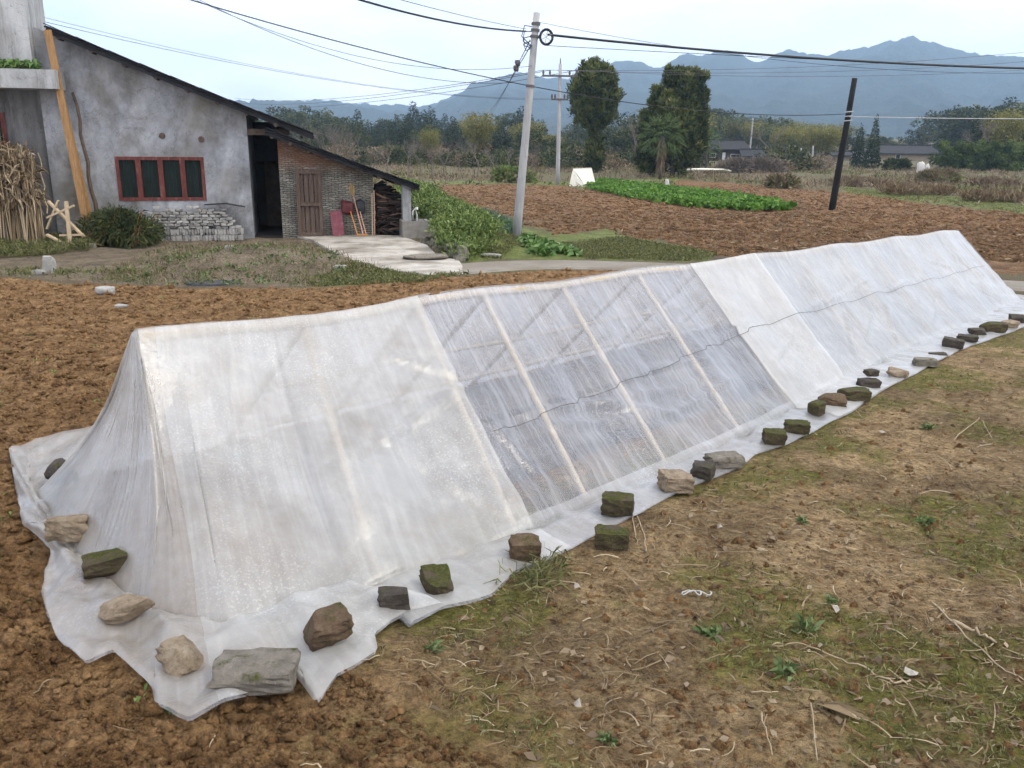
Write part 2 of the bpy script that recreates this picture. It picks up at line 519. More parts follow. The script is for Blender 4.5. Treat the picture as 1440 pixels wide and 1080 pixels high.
def slab(name, poly, mat, z=.04, thick=.14, step=.5):
    pl = resample(list(poly) + [poly[0]], step)[:-1]
    ctr = pl.mean(0)
    jit = np.array([1 + .015 * rnd.uniform(-1, 1) for _ in pl])
    pl = ctr + (pl - ctr) * jit[:, None]
    n = len(pl); vs = []
    for f in (1., .97, .66, .33):
        for q in ctr + (pl - ctr) * f:
            dz = -thick if f == 1. else 0
            vs.append((q[0], q[1], g0(q[0], q[1]) + z + dz))
    vs.append((ctr[0], ctr[1], g0(*ctr) + z))
    fs = []
    for r in range(3):
        for i in range(n):
            fs.append((r * n + i, r * n + (i + 1) % n, (r + 1) * n + (i + 1) % n, (r + 1) * n + i))
    for i in range(n): fs.append((3 * n + i, 3 * n + (i + 1) % n, 4 * n))
    return MB().add(vs, fs).build(name, mat)
tag(slab('concrete_yard', YARD, CONC_Y, .05), kind='structure')

# ------------------------------------------------------------------ hills behind, two ranges
HILL = mat_noise('wooded_hill', [(.3, (.012, .02, .014)), (.5, (.025, .036, .024)), (.68, (.045, .054, .038)), (.8, (.10, .10, .085))], .012, .95, 1., .08, coord='Object', bdist=9, detail=9)
def range_(name, prof, Rc, R0, R1, amp, seed):
    us = np.array([p[0] for p in prof], float); vs_ = np.array([p[1] for p in prof], float)
    uu = np.linspace(us[0], us[-1], 640)
    nrw = 70
    fr = np.concatenate([np.linspace(0, 1, 46), 1 + np.linspace(.05, 1, nrw - 46)])
    Vv = np.zeros((nrw, len(uu), 3))
    for j, u in enumerate(uu):
        v = np.interp(u, us, vs_)
        d = ray(u, v); hor = math.hypot(d[0], d[1])
        zc = CAMH + d[2] / hor * Rc
        dx, dy = d[0] / hor, d[1] / hor
        R = np.where(fr <= 1, R0 + (Rc - R0) * fr, Rc + (R1 - Rc) * (fr - 1))
        shape = np.where(fr <= 1, fr ** 1.25, np.cos((fr - 1) * math.pi / 2))
        px, py = dx * R, dy * R
        rug = amp * fbm(px, py, 1 / 340., 5, .55) * np.where(fr <= 1, np.sin(np.clip(fr, 0, 1) * math.pi) ** .7, .0)
        rug2 = 8.0 * fbm(px + seed, py, 1 / 36., 4, .7) * np.clip(fr * 3, 0, 1)
        Vv[:, j] = np.stack([px, py, (zc - 2) * shape + rug + rug2 + 1], 1)
    id_ = np.arange(nrw * len(uu)).reshape(nrw, len(uu))
    ff = np.stack([id_[:-1, :-1], id_[:-1, 1:], id_[1:, 1:], id_[1:, :-1]], -1).reshape(-1, 4)
    me = mesh_np(name, Vv.reshape(-1, 3), ff, True)
    return tag(link(name, me, HILL), kind='structure')
range_('hills', [(-500, 150), (-200, 140), (0, 150), (200, 152), (366, 150), (420, 146), (448, 141), (480, 147), (520, 149), (560, 147), (590, 150), (604, 147), (625, 140), (640, 132), (655, 125), (664, 116), (690, 113), (712, 104), (727, 101), (740, 104), (759, 108), (800, 112), (835, 98), (850, 91), (870, 86), (888, 84), (906, 88), (920, 95), (935, 92), (950, 83), (962, 76), (980, 78), (997, 76), (1012, 72), (1028, 71), (1044, 76), (1056, 85), (1070, 87), (1088, 77), (1113, 69), (1136, 75), (1163, 77), (1192, 69), (1220, 65), (1245, 58), (1270, 55), (1284, 51), (1297, 56), (1325, 63), (1350, 70), (1377, 77), (1440, 80), (1550, 70), (1700, 90), (2000, 110)], 2600, 1000, 3300, 48, 40)
# ------------------------------------------------------------------ plastic film tent
def film_mat(name, haze, gloss, dirt, tone=(.86, .86, .87), streak=.5):
    m, N, L, B = new_mat(name)
    N.remove(B)
    tc = N.new('ShaderNodeNewGeometry'); pos = tc.outputs['Position']
    uvn = N.new('ShaderNodeAttribute'); uvn.attribute_name = 'su'
    vvn = N.new('ShaderNodeAttribute'); vvn.attribute_name = 'sv'
    cb = N.new('ShaderNodeCombineXYZ')
    m1 = N.new('ShaderNodeMath'); m1.operation = 'MULTIPLY'; m1.inputs[1].default_value = 9.0; L.new(uvn.outputs['Fac'], m1.inputs[0])
    L.new(m1.outputs[0], cb.inputs[0]); L.new(vvn.outputs['Fac'], cb.inputs[1])
    st = ramp_node(N, L, noise_node(N, L, cb.outputs[0], 2.4, 4, .65, .4), [(.46, 0.), (.72, 1.)])
    mot = ramp_node(N, L, noise_node(N, L, pos, 1.3, 4, .66), [(.3, 0.), (.7, 1.)])
    spk = ramp_node(N, L, noise_node(N, L, pos, 95, 1, .6), [(.56, 0.), (.68, 1.)])
    spm = ramp_node(N, L, noise_node(N, L, pos, 1.7, 2, .5), [(.42, 0.), (.66, 1.)])
    spk = mixc(N, L, 1.0, spk, spm, 'MULTIPLY')
    def mul(a, k):
        n = N.new('ShaderNodeMath'); n.operation = 'MULTIPLY'; L.new(a, n.inputs[0]); n.inputs[1].default_value = k; return n.outputs[0]
    def add(a, b):
        n = N.new('ShaderNodeMath'); n.operation = 'ADD'; n.use_clamp = True
        for i, q in enumerate((a, b)):
            if hasattr(q, 'is_linked'): L.new(q, n.inputs[i])
            else: n.inputs[i].default_value = q
        return n.outputs[0]
    # sharp fold lines where the sheet was creased
    def crease(scale, wdt, dist):
        a_ = N.new('ShaderNodeMath'); a_.operation = 'SUBTRACT'; L.new(noise_node(N, L, pos, scale, 2, .5, dist), a_.inputs[0]); a_.inputs[1].default_value = .5
        b_ = N.new('ShaderNodeMath'); b_.operation = 'ABSOLUTE'; L.new(a_.outputs[0], b_.inputs[0])
        return ramp_node(N, L, b_.outputs[0], [(0., 1.), (wdt, 0.)])
    cz = mixc(N, L, 1.0, mixc(N, L, 1.0, crease(1.9, .035, .3), crease(5.5, .05, .6), 'ADD'), mot, 'MULTIPLY')
    sk_ = N.new('ShaderNodeMapRange'); L.new(vvn.outputs['Fac'], sk_.inputs['Value']); sk_.inputs['From Min'].default_value = .96; sk_.inputs['From Max'].default_value = 1.05; sk_.inputs['To Max'].default_value = -.16
    fac = add(add(mul(cz, .02), sk_.outputs[0]), add(add(mul(st, streak * .5), mul(mot, .18)), add(haze - .08, mul(spk, .2))))
    dn = ramp_node(N, L, noise_node(N, L, pos, 3.2, 5, .7), [(.4, 0.), (.75, 1.)])
    col = mixc(N, L, mul(dn, dirt), tone, (.50, .42, .32))
    dif = N.new('ShaderNodeBsdfDiffuse'); L.new(col, dif.inputs['Color'])
    trl = N.new('ShaderNodeBsdfTranslucent'); L.new(col, trl.inputs['Color'])
    dt = N.new('ShaderNodeMixShader'); dt.inputs['Fac'].default_value = .5
    L.new(dif.outputs[0], dt.inputs[1]); L.new(trl.outputs[0], dt.inputs[2])
    tr = N.new('ShaderNodeBsdfTransparent'); tr.inputs['Color'].default_value = (.95, .955, .96, 1)
    mx = N.new('ShaderNodeMixShader'); L.new(fac, mx.inputs['Fac']); L.new(tr.outputs[0], mx.inputs[1]); L.new(dt.outputs[0], mx.inputs[2])
    gl = N.new('ShaderNodeBsdfGlossy'); gl.inputs['Roughness'].default_value = .3
    bp = N.new('ShaderNodeBump'); bp.inputs['Strength'].default_value = .4; bp.inputs['Distance'].default_value = .02
    L.new(noise_node(N, L, pos, 11, 4, .6, .8), bp.inputs['Height'])
    bq = N.new('ShaderNodeBump'); bq.inputs['Strength'].default_value = .35; bq.inputs['Distance'].default_value = .004
    L.new(noise_node(N, L, pos, 120, 1, .6), bq.inputs['Height']); L.new(bp.outputs['Normal'], bq.inputs['Normal'])
    for q in (gl, dif): L.new(bq.outputs['Normal'], q.inputs['Normal'])
    lw = N.new('ShaderNodeLayerWeight'); lw.inputs['Blend'].default_value = .5; L.new(bq.outputs['Normal'], lw.inputs['Normal'])
    pw = N.new('ShaderNodeMath'); pw.operation = 'POWER'; L.new(lw.outputs['Facing'], pw.inputs[0]); pw.inputs[1].default_value = 3.5
    gf = add(mul(pw.outputs[0], gloss * .35), .035 * gloss)
    m2 = N.new('ShaderNodeMixShader'); L.new(gf, m2.inputs['Fac']); L.new(mx.outputs[0], m2.inputs[1]); L.new(gl.outputs[0], m2.inputs[2])
    L.new(m2.outputs[0], N['Material Output'].inputs['Surface'])
    return m
FILM_CLEAR = film_mat('clear_film', .16, 2.2, .25, tone=(.84, .85, .89), streak=.5)
FILM_WHITE = film_mat('milky_film', .42, .9, .6, tone=(.86, .845, .80), streak=.16)
FILM_MID = film_mat('hazy_film', .30, 1.3, .4, tone=(.85, .84, .80), streak=.3)
FILM_SKIRT = film_mat('dusty_film', .32, 1.2, .6, streak=.2)
FILM_END_M = film_mat('dusty_end_film', .34, 1.2, 1.0, tone=(.80, .75, .67), streak=.15)
FILM_STRIP = film_mat('strip_film', .48, 1.2, .35, tone=(.89, .875, .83), streak=.2)
BAMBOO = mat_noise('bamboo', [(.3, (.30, .235, .155)), (.55, (.42, .345, .245)), (.8, (.52, .44, .33))], 6, .6, .2, 20, stretch=(1, 1, 1), spec=.3)
CORD = mat_noise('black_cord', [(.3, (.02, .02, .02)), (.7, (.06, .055, .05))], 30, .7)

RIDGE_N, RIDGE_H, SKEW, WID = 1.1, 1.055, .48, 2.25
RS0, RS1 = .36, 13.62
def hgt(s, n):
    xx, yy = t_xy(s, n)
    return height(np.array([xx]), np.array([yy]))[0]
def ridge_pt(s):
    s = min(max(s, RS0), RS1)
    xx, yy = t_xy(s, RIDGE_N)
    sag = .012 * math.sin(s * 3.1) - .02 * math.sin(math.pi * min(1, max(0, (s - RS0) / 1.8)))
    return np.array([xx, yy, g0(xx, yy) + RIDGE_H + sag])
def sn_of(u, v):
    p = G(u, v); p = G(u, v, float(height(p[:1], p[1:2])[0] - g0(p[0], p[1])) + .03); return t_sn(p[0], p[1])
near_out = sorted([sn_of(u, v) for u, v in ((633, 849), (673, 838), (702, 829), (731, 802), (767, 784), (814, 762), (846, 744), (908, 714), (955, 690), (985, 676), (1045, 652), (1065, 636), (1110, 622), (1175, 588), (1200, 577), (1240, 548), (1290, 523), (1350, 490), (1400, 473), (1440, 458))])
no_s = [p[0] for p in near_out]; no_n = [p[1] for p in near_out]
end_out = [sn_of(u, v) for u, v in END_PX]
def nb(s):
    return float(np.interp(s, [-.5, 0, .6, 1.6, 4.1, 6.2, 9.5, 13.6], [0, -.06, -.16, -.27, -.265, -.09, 0, .06]))
P = []   # perimeter: (ridge s, base (s,n), outline (s,n), run)
NS, NE, NF = 520, 320, 150
for i in range(NS):
    s = 13.45 + (.62 - 13.45) * i / (NS - 1)
    sk = SKEW * min(1, max(0, (13.5 - s) / 2.5))
    P.append((s + sk, (s, nb(s)), (s - .04, min(float(np.interp(s, no_s, no_n)), nb(s) - .07)), 'near', s))
eo = np.array(end_out); el = np.concatenate([[0], np.cumsum(np.hypot(*np.diff(eo, axis=0).T))]); el /= el[-1]
eb = np.array([(.62, nb(.62)), (.35, -.12), (.08, -.05), (-.08, .25), (-.10, .7), (-.02, 1.2), (.05, 1.7), (.12, 2.1), (.4, 2.28)])
bl = np.concatenate([[0], np.cumsum(np.hypot(*np.diff(eb, axis=0).T))]); bl /= bl[-1]
for i in range(NE):
    t = (i + 1) / (NE + 1)
    b_ = (np.interp(t, bl, eb[:, 0]), np.interp(t, bl, eb[:, 1])); o_ = (np.interp(t, el, eo[:, 0]), np.interp(t, el, eo[:, 1]))
    P.append((max(RS0, .62 + SKEW - t * 3.0), b_, o_, 'end', .62 - t * 4))
for i in range(NF):
    s = .4 + (13.45 - .4) * i / (NF - 1)
    P.append((max(RS0, s), (s, WID), (s, WID + .22 + .06 * math.sin(s * 2.3)), 'far', s))
for i in range(40):
    t = (i + 1) / 41
    P.append((RS1, (13.5 + .05 * math.sin(t * math.pi), WID + (nb(13.45) - WID) * t), (13.72 + .05 * math.sin(t * 9), WID + .2 + (nb(13.45) - WID - .3) * t), 'rend', 14 + t))
NR, NG = 60, 30
NP = len(P)
FV = np.zeros((NP, NR + NG, 3)); SU = np.zeros((NP, NR + NG)); SV = np.zeros((NP, NR + NG))
for i, (sr, b_, o_, run, su) in enumerate(P):
    Rp = ridge_pt(sr)
    bx, by = t_xy(*b_); Bp = np.array([bx, by, hgt(*b_) + .03])
    ox, oy = t_xy(*o_); Op = np.array([ox, oy, 0])
    k = np.linspace(0, 1, NR)[:, None]
    FV[i, :NR] = Rp + (Bp - Rp) * k
    kk = (np.arange(1, NG + 1) / NG)[:, None]
    FV[i, NR:] = Bp + (Op - Bp) * kk
    SU[i] = su; SV[i, :NR] = k[:, 0]; SV[i, NR:] = 1 + kk[:, 0] * .3
gx, gy = FV[:, NR:, 0], FV[:, NR:, 1]
isend = np.array([1. if p[3] == 'end' else 0. for p in P])
for _ in range(10): isend = (np.roll(isend, 1) + 2 * isend + np.roll(isend, -1)) / 4
pe = np.array([p[4] for p in P])[:, None]; ke = (np.arange(1, NG + 1) / NG)[None, :]
cr = (.45 - np.abs(perlin(pe * 2.3 + ke * .5, ke * 1.1 + pe * .3))).clip(0, 1) * .15 + (.4 - np.abs(perlin(gx * 3.2, gy * 3.2))).clip(0, 1) * .10 + (.4 - np.abs(perlin(gx * 7.5 + 3, gy * 7.5))).clip(0, 1) * .03
cr2 = (.45 - np.abs(perlin(gx * 4, gy * 4))).clip(0, 1) * .06 + np.abs(perlin(gx * 16, gy * 16)) * .012
kk = np.arange(1, NG + 1) / NG
edge = (1 - kk ** 3)[None, :] * .8 + .2
hg = height(gx.ravel(), gy.ravel()).reshape(gx.shape)
hgm = hg.copy()
for sh in range(-6, 7): hgm = np.maximum(hgm, np.roll(hg, sh, 0))
for _ in range(12): hgm = (np.roll(hgm, 1, 0) + 2 * hgm + np.roll(hgm, -1, 0)) / 4
for _ in range(4): hgm[:, 1:-1] = (hgm[:, :-2] + 2 * hgm[:, 1:-1] + hgm[:, 2:]) / 4
FV[:, NR:, 2] = hgm + .006 + (cr * isend[:, None] + cr2 * (1 - isend[:, None])) * edge
# hang of the sheet: sag between rafters, long pull wrinkles from the ridge, loose folds low down
k = np.linspace(0, 1, NR)[None, :]
RIB_S = [.45, 1.28, 2.11, 2.71, 3.55, 4.54, 5.56, 6.6, 7.65, 8.75, 9.8, 10.8, 11.9, 12.8, 13.55]
srid = np.array([p[0] for p in P])
isn = np.array([p[3] in ('near', 'far') for p in P])
dr = np.min(np.abs(srid[:, None] - np.array(RIB_S)[None, :]), 1)
sag = -.05 * np.clip(dr / .45, 0, 1) ** 1.2 * isn
wr = perlin(srid * 9, srid * 0 + .5) * .012 + perlin(srid * 23, srid * 0 + 2.5) * .006
su1 = np.array([p[4] for p in P])
prof = np.sin(k * math.pi) ** .6
low = np.abs(perlin(su1[:, None] * 1.3 + k * 1.5, k * 5 - su1[:, None] * .5)) * .05 * sstep(.35, .95, k) + (.5 - np.abs(perlin(su1[:, None] * 1.1 - k * 2.0, k * 2.6 + su1[:, None] * .35))).clip(0, 1) ** 3 * .11 * sstep(.15, .6, k) + (.5 - np.abs(perlin(su1[:, None] * 4.1 + k, k * 3.1 - 7))).clip(0, 1) ** 3 * .05
endw = (np.abs(perlin(su1[:, None] * 2.1 + k * .6, k * 1.1)) * .035 + np.abs(perlin(su1[:, None] * 7.1, k * 3)) * .006) * prof
endin = -.08 * np.sin(k * math.pi) ** 1.1       # the end cloth hangs in a hollow curve
disp = (sag[:, None] * prof + wr[:, None] * prof * (1 - .6 * k) + low * .8) * (1 - isend[:, None]) + (endw + endin) * isend[:, None]
CREASES = [((.75, .60), (2.05, .36)), ((1.5, .92), (.95, .48)), ((1.7, .55), (1.95, .95)), ((1.2, .2), (1.75, .42)),
           ((1.95, .60), (2.9, .66)), ((2.9, .66), (4.1, .70)), ((2.0, .68), (3.4, .78)), ((2.2, .55), (3.1, .72)), ((3.2, .80), (4.3, .74)), ((2.6, .62), (3.6, .86)), ((3.4, .55), (4.2, .62)),
           ((6.7, .95), (7.35, .45)), ((7.35, .45), (8.4, .36)), ((7.35, .45), (7.2, .97)), ((7.2, .80), (8.1, .60)), ((7.9, .95), (8.3, .62)), ((6.4, .48), (7.35, .45)), ((8.6, .5), (9.6, .46)),
           ((10.8, .25), (11.6, .45)), ((11.6, .45), (12.4, .9)), ((12.1, .2), (12.7, .75)), ((9.3, .9), (10.1, .7)), ((5.0, .75), (6.0, .6)), ((4.5, .5), (5.2, .45))]
for (s0_, k0_), (s1_, k1_) in CREASES:
    ax, ay, bx, by = s0_, k0_ * 1.6, s1_ - s0_, (k1_ - k0_) * 1.6
    X_ = np.repeat(su1[:, None], NR, 1); Y_ = np.repeat(k * 1.6, NP, 0) + .02 * perlin(X_ * 3, X_ * 0 + s0_)
    t_ = np.clip(((X_ - ax) * bx + (Y_ - ay) * by) / (bx * bx + by * by), 0, 1)
    d_ = np.hypot(X_ - ax - t_ * bx, Y_ - ay - t_ * by)
    amp_ = .026 * np.sin(np.pi * np.clip(t_ * .8 + .1, 0, 1))
    onside = np.array([p[3] == 'near' for p in P])[:, None]
    disp = disp + onside * amp_ * (np.exp(-(d_ / .028) ** 2) - .55 * np.exp(-(d_ / .085) ** 2))
# outward normals by finite differences
def normals(A):
    du = np.roll(A, -1, 0) - np.roll(A, 1, 0); dv = np.gradient(A, axis=1)
    n = np.cross(du, dv); n /= (np.linalg.norm(n, axis=2, keepdims=True) + 1e-9)
    flip = np.sign(n[..., 2:3]); flip[flip == 0] = 1
    return n
Nn = normals(FV)
ctr = np.stack([*t_xy(np.clip(su1, .5, 13.3), RIDGE_N), np.zeros(NP)], 1)
mid = FV[:, NR // 2]
outw = np.sign(np.sum((mid - ctr) * Nn[:, NR // 2] * np.array([1, 1, .0]), 1)); outw[outw == 0] = 1
Nn *= outw[:, None, None]
FV[:, :NR] += Nn[:, :NR] * disp[:, :, None]
FV[:, 1:NR, 2] = np.maximum(FV[:, 1:NR, 2], height(FV[:, 1:NR, 0].ravel(), FV[:, 1:NR, 1].ravel()).reshape(NP, NR - 1) + .02)
Nn = normals(FV) * outw[:, None, None]
def film_piece(name, sel, off, mat, parent, rows=(0, NR + NG), closed=False):
    ids = np.where(sel)[0]
    A = FV[ids, rows[0]:rows[1]] + Nn[ids, rows[0]:rows[1]] * off
    A[..., 2] += off * .3
    a, b = A.shape[:2]
    id_ = np.arange(a * b).reshape(a, b)
    f = np.stack([id_[:-1, :-1], id_[:-1, 1:], id_[1:, 1:], id_[1:, :-1]], -1)
    cons = np.diff(ids) == 1
    f = f[cons].reshape(-1, 4)
    if closed:
        f = np.concatenate([f, np.stack([id_[-1, :-1], id_[-1, 1:], id_[0, 1:], id_[0, :-1]], -1)])
    me = mesh_np(name, A.reshape(-1, 3), f, True, {'su': SU[ids, rows[0]:rows[1]].ravel(), 'sv': SV[ids, rows[0]:rows[1]].ravel()})
    return link(name, me, mat, parent)
tent = empty('film_tent', (0, 0, 0))
tag(tent, 'long low ridge tent of milky plastic film over bamboo poles, across the foreground', 'film tent')
runs = np.array([p[3] for p in P])
film_piece('film_sheet', np.ones(NP, bool), 0., FILM_CLEAR, tent, closed=True)
selA = ((runs == 'near') & (srid <= 2.13)) | ((runs == 'far') & (srid < 2.3))
i_e = np.where(runs == 'end')[0]; selA[i_e[:int(len(i_e) * .22)]] = True
selE = np.zeros(NP, bool); selE[i_e[int(len(i_e) * .22) - 1]:i_e[-1] + 2] = True
o = film_piece('end_sheet', selE, .012, FILM_END_M, tent); o['label'] = 'dusty see-through sheet closing the near end'
o = film_piece('cover_sheet', selA, .012, FILM_WHITE, tent); o['label'] = 'milky sheet over the near end, with a straight hanging edge'
o = film_piece('cover_sheet', (runs == 'near') & (srid > 5.35) & (srid < 6.62), .014, FILM_STRIP, tent); o['label'] = 'single milky strip across the middle of the slope'
o = film_piece('cover_sheet', ((runs == 'near') & (srid >= 6.55)) | (runs == 'rend'), .008, FILM_MID, tent); o['label'] = 'hazy sheet over the far half of the slope'
film_piece('cover_sheet', (runs == 'far') & (srid >= 2.25), .010, FILM_MID, tent)
film_piece('ground_flap', (runs == 'near') & (srid > 1.9), .006, FILM_SKIRT, tent, rows=(NR - 3, NR + NG))

# poles under the film
def bam(a, b, r, n=8):
    a = np.array(a, float); b = np.array(b, float); k = 15
    pts, rr = [], []
    for i in range(k + 1):
        t = i / k
        pts.append(a + (b - a) * t); rr.append(r * (1.18 if i % 3 == 0 else .97) * (1.06 - .12 * t))
    return MB().tube(pts, rr, n)
rp = [ridge_pt(s) - np.array([0, 0, .035]) for s in np.linspace(RS0 + .02, RS1 - .02, 60)]
MB().tube(rp, [.026 * (1.12 if i % 4 == 0 else 1) for i in range(60)], 8).build('ridge_pole', BAMBOO, tent, True)
for s in RIB_S[1:]:
    sk = SKEW * min(1, max(0, (13.9 - s) / 2.9))
    sb = max(s - sk, .12)
    for n_side in (nb(sb) + .07, WID - .06):
        a = ridge_pt(s) - np.array([0, 0, .05]); bx, by = t_xy(sb if n_side < 1 else s, n_side)
        b = np.array([bx, by, hgt(sb, n_side) - .04])
        bam(a, b, .020).build('rafter', BAMBOO, tent, True)
for fr_ in (.36, .70):
    for side in (1,):
        pts = []
        for s in np.linspace(1.25, 13.3, 30):
            n2 = nb(s) + .07 if side == 0 else WID - .06
            a = ridge_pt(s) - np.array([0, 0, .095]); bx, by = t_xy(s, n2); b = np.array([bx, by, g0(bx, by) - .05])
            q = a + (b - a) * fr_; q[2] -= .02; pts.append(q)
        MB().tube(pts, [.016 * (1.15 if i % 2 else 1) for i in range(30)], 6).build('purlin', BAMBOO, tent, True)
# tie string pressed over the film
pts = []
for i in range(NP):
    if runs[i] == 'near' and 2.14 < srid[i] < 13.3:
        r = int(NR * (.50 + .14 * max(0, 1 - (srid[i] - 2.2) / 3.5)) + .5)
        pts.append(FV[i, r] + Nn[i, r] * .022)
MB().tube(pts[::2], .0018, 5).build('tie_string', CORD, tent)

# seed trays and soil bed seen dimly inside: rows of nursery beds
BED = mat_noise('seed_bed', [(.3, (.05, .045, .045)), (.7, (.13, .11, .10))], 9, .9, .6, 30)
mb = MB()
for (n0_, n1_) in ((.3, 1.0), (1.2, 1.9)):
    for j in range(27):
        s0 = .9 + j * .46
        q = [t_xy(s0, n0_), t_xy(s0 + .43, n0_), t_xy(s0 + .43, n1_), t_xy(s0, n1_)]
        zz = [height(np.array([p[0]]), np.array([p[1]]))[0] for p in q]
        z1 = max(zz) + .10
        mb.add([(p[0], p[1], z_ - .05) for p, z_ in zip(q, zz)] + [(p[0], p[1], z1) for p in q], [(4, 5, 6, 7), (0, 1, 5, 4), (1, 2, 6, 5), (2, 3, 7, 6), (3, 0, 4, 7)])
o = mb.build('seed_bed', BED, tent); o['kind'] = 'stuff'

# ------------------------------------------------------------------ bricks and stones holding the film down
def stone_mat(name, base, moss_amt):
    m, N, L, B = new_mat(name)
    tc = N.new('ShaderNodeTexCoord'); oi = N.new('ShaderNodeObjectInfo')
    va = N.new('ShaderNodeVectorMath'); va.operation = 'ADD'
    sc2 = N.new('ShaderNodeVectorMath'); sc2.operation = 'SCALE'; L.new(oi.outputs['Location'], sc2.inputs[0]); sc2.inputs['Scale'].default_value = 3.7
    L.new(tc.outputs['Object'], va.inputs[0]); L.new(sc2.outputs[0], va.inputs[1])
    v = va.outputs[0]
    c = ramp_node(N, L, noise_node(N, L, v, 18, 10, .8), base)
    geo = N.new('ShaderNodeNewGeometry'); sp = N.new('ShaderNodeSeparateXYZ'); L.new(geo.outputs['Normal'], sp.inputs[0])
    up = N.new('ShaderNodeMapRange'); L.new(sp.outputs['Z'], up.inputs['Value']); up.inputs['From Min'].default_value = -.5; up.inputs['From Max'].default_value = 1
    mn = ramp_node(N, L, noise_node(N, L, v, 13, 7, .65), [(.62 - .32 * moss_amt, 0.), (.74 - .28 * moss_amt, 1.)])
    mm = mixc(N, L, 1.0, mn, up.outputs[0], 'MULTIPLY')
    mc = ramp_node(N, L, noise_node(N, L, v, 60, 5, .7), [(.3, (.024, .027, .006)), (.6, (.082, .084, .016)), (.8, (.18, .165, .05))])
    c = mixc(N, L, mm, c, mc)
    L.new(c, B.inputs['Base Color']); B.inputs['Roughness'].default_value = .92; B.inputs['Specular IOR Level'].default_value = .2
    b = N.new('ShaderNodeBump'); b.inputs['Strength'].default_value = 1.0; b.inputs['Distance'].default_value = .03
    L.new(noise_node(N, L, v, 26, 10, .78), b.inputs['Height']); L.new(b.outputs['Normal'], B.inputs['Normal'])
    return m
ST = {'moss': stone_mat('mossy_brick', [(.3, (.045, .032, .022)), (.55, (.10, .075, .05)), (.8, (.2, .16, .11))], .8),
      'dark': stone_mat('dark_brick', [(.3, (.04, .033, .028)), (.55, (.085, .07, .057)), (.8, (.17, .145, .12))], .35),
      'tan': stone_mat('tan_stone', [(.3, (.15, .105, .065)), (.5, (.30, .23, .155)), (.75, (.48, .40, .30))], .08),
      'grey': stone_mat('grey_block', [(.3, (.12, .105, .085)), (.55, (.24, .21, .17)), (.8, (.36, .33, .28))], .3),
      'brown': stone_mat('brown_brick', [(.3, (.07, .045, .028)), (.55, (.15, .10, .06)), (.8, (.26, .19, .12))], .3)}
def block(w, d, h, rough, seed, n=6, boxy=True):
    r = np.random.RandomState(seed)
    import itertools
    vs, fs, key = [], [], {}
    def vid(p):
        k_ = tuple(np.round(p, 4))
        if k_ not in key:
            key[k_] = len(vs); vs.append(np.array(p, float))
        return key[k_]
    for ax in range(3):
        for sg in (-1, 1):
            for i in range(n):
                for j in range(n):
                    q = []
                    for (a, b) in ((i, j), (i + 1, j), (i + 1, j + 1), (i, j + 1)):
                        p = [0, 0, 0]; p[ax] = sg; p[(ax + 1) % 3] = -1 + 2 * a / n; p[(ax + 2) % 3] = -1 + 2 * b / n
                        q.append(vid(p))
                    fs.append(tuple(q if sg > 0 else reversed(q)))
    A = np.array(vs)
    rad = np.linalg.norm(A, axis=1, keepdims=True)
    rnd_ = A / rad
    mixr = .16 if boxy else .45
    A = A * (1 - mixr) + rnd_ * 1.15 * mixr
    ph = r.uniform(0, 50, 3)
    dn = perlin(A[:, 0] * 1.3 + ph[0], A[:, 1] * 1.3 + A[:, 2] * 1.7 + ph[1]) + .5 * perlin(A[:, 0] * 3 + ph[2], A[:, 2] * 3 + A[:, 1] * 2.2) + .35 * perlin(A[:, 0] * 6 + ph[1], A[:, 2] * 6 - A[:, 1] * 5)
    A = A * (1 + rough * dn[:, None])
    # knocked-off corners
    for _ in range(3 if boxy else 5):
        nrm = r.normal(size=3); nrm /= np.linalg.norm(nrm); lim = r.uniform(.95, 1.25) if boxy else r.uniform(.7, 1.0)
        dd = A @ nrm - lim
        A -= np.where(dd > 0, dd, 0)[:, None] * nrm * .9
    A *= np.array([w / 2, d / 2, h / 2])
    mb = MB(); mb.v = [tuple(p) for p in A]; mb.f = fs
    return mb
FGX = FV[:, NR - 8:].reshape(-1, 3)
def film_z(x, y, r=.05):
    d = np.hypot(FGX[:, 0] - x, FGX[:, 1] - y)
    k = d < r
    return float(FGX[k, 2].mean()) + .012 if k.any() else -9.
def stone(u, v, wpx, hgt_, dep, rz, kind, boxy, name, label, cat, tilt=(0, 0), hpx=0, lift=.0, rough=.15):
    p = G(u, v + hpx * .30)
    for _ in range(3):
        zz = max(film_z(p[0], p[1]), float(height(p[:1], p[1:2])[0]) + .004)
        p = G(u, v + hpx * .30, zz - float(g0(p[0], p[1])))
    dist = math.sqrt(p[0] ** 2 + p[1] ** 2 + (CAMH - p[2]) ** 2)
    w = wpx * dist / F
    h = w * hgt_; d = w * dep
    z = p[2] + lift
    mb = block(w, d, h, rough if boxy else rough * 1.5, int(u * 7 + v), 8 if wpx > 28 else 5, boxy=boxy)
    o = mb.build(name, ST[kind], None, False)
    o.location = (p[0], p[1], z + h * .5 - .008)
    o.rotation_euler = (tilt[0], tilt[1], rz)
    return tag(o, label, cat, 'bricks and stones weighing down the film')
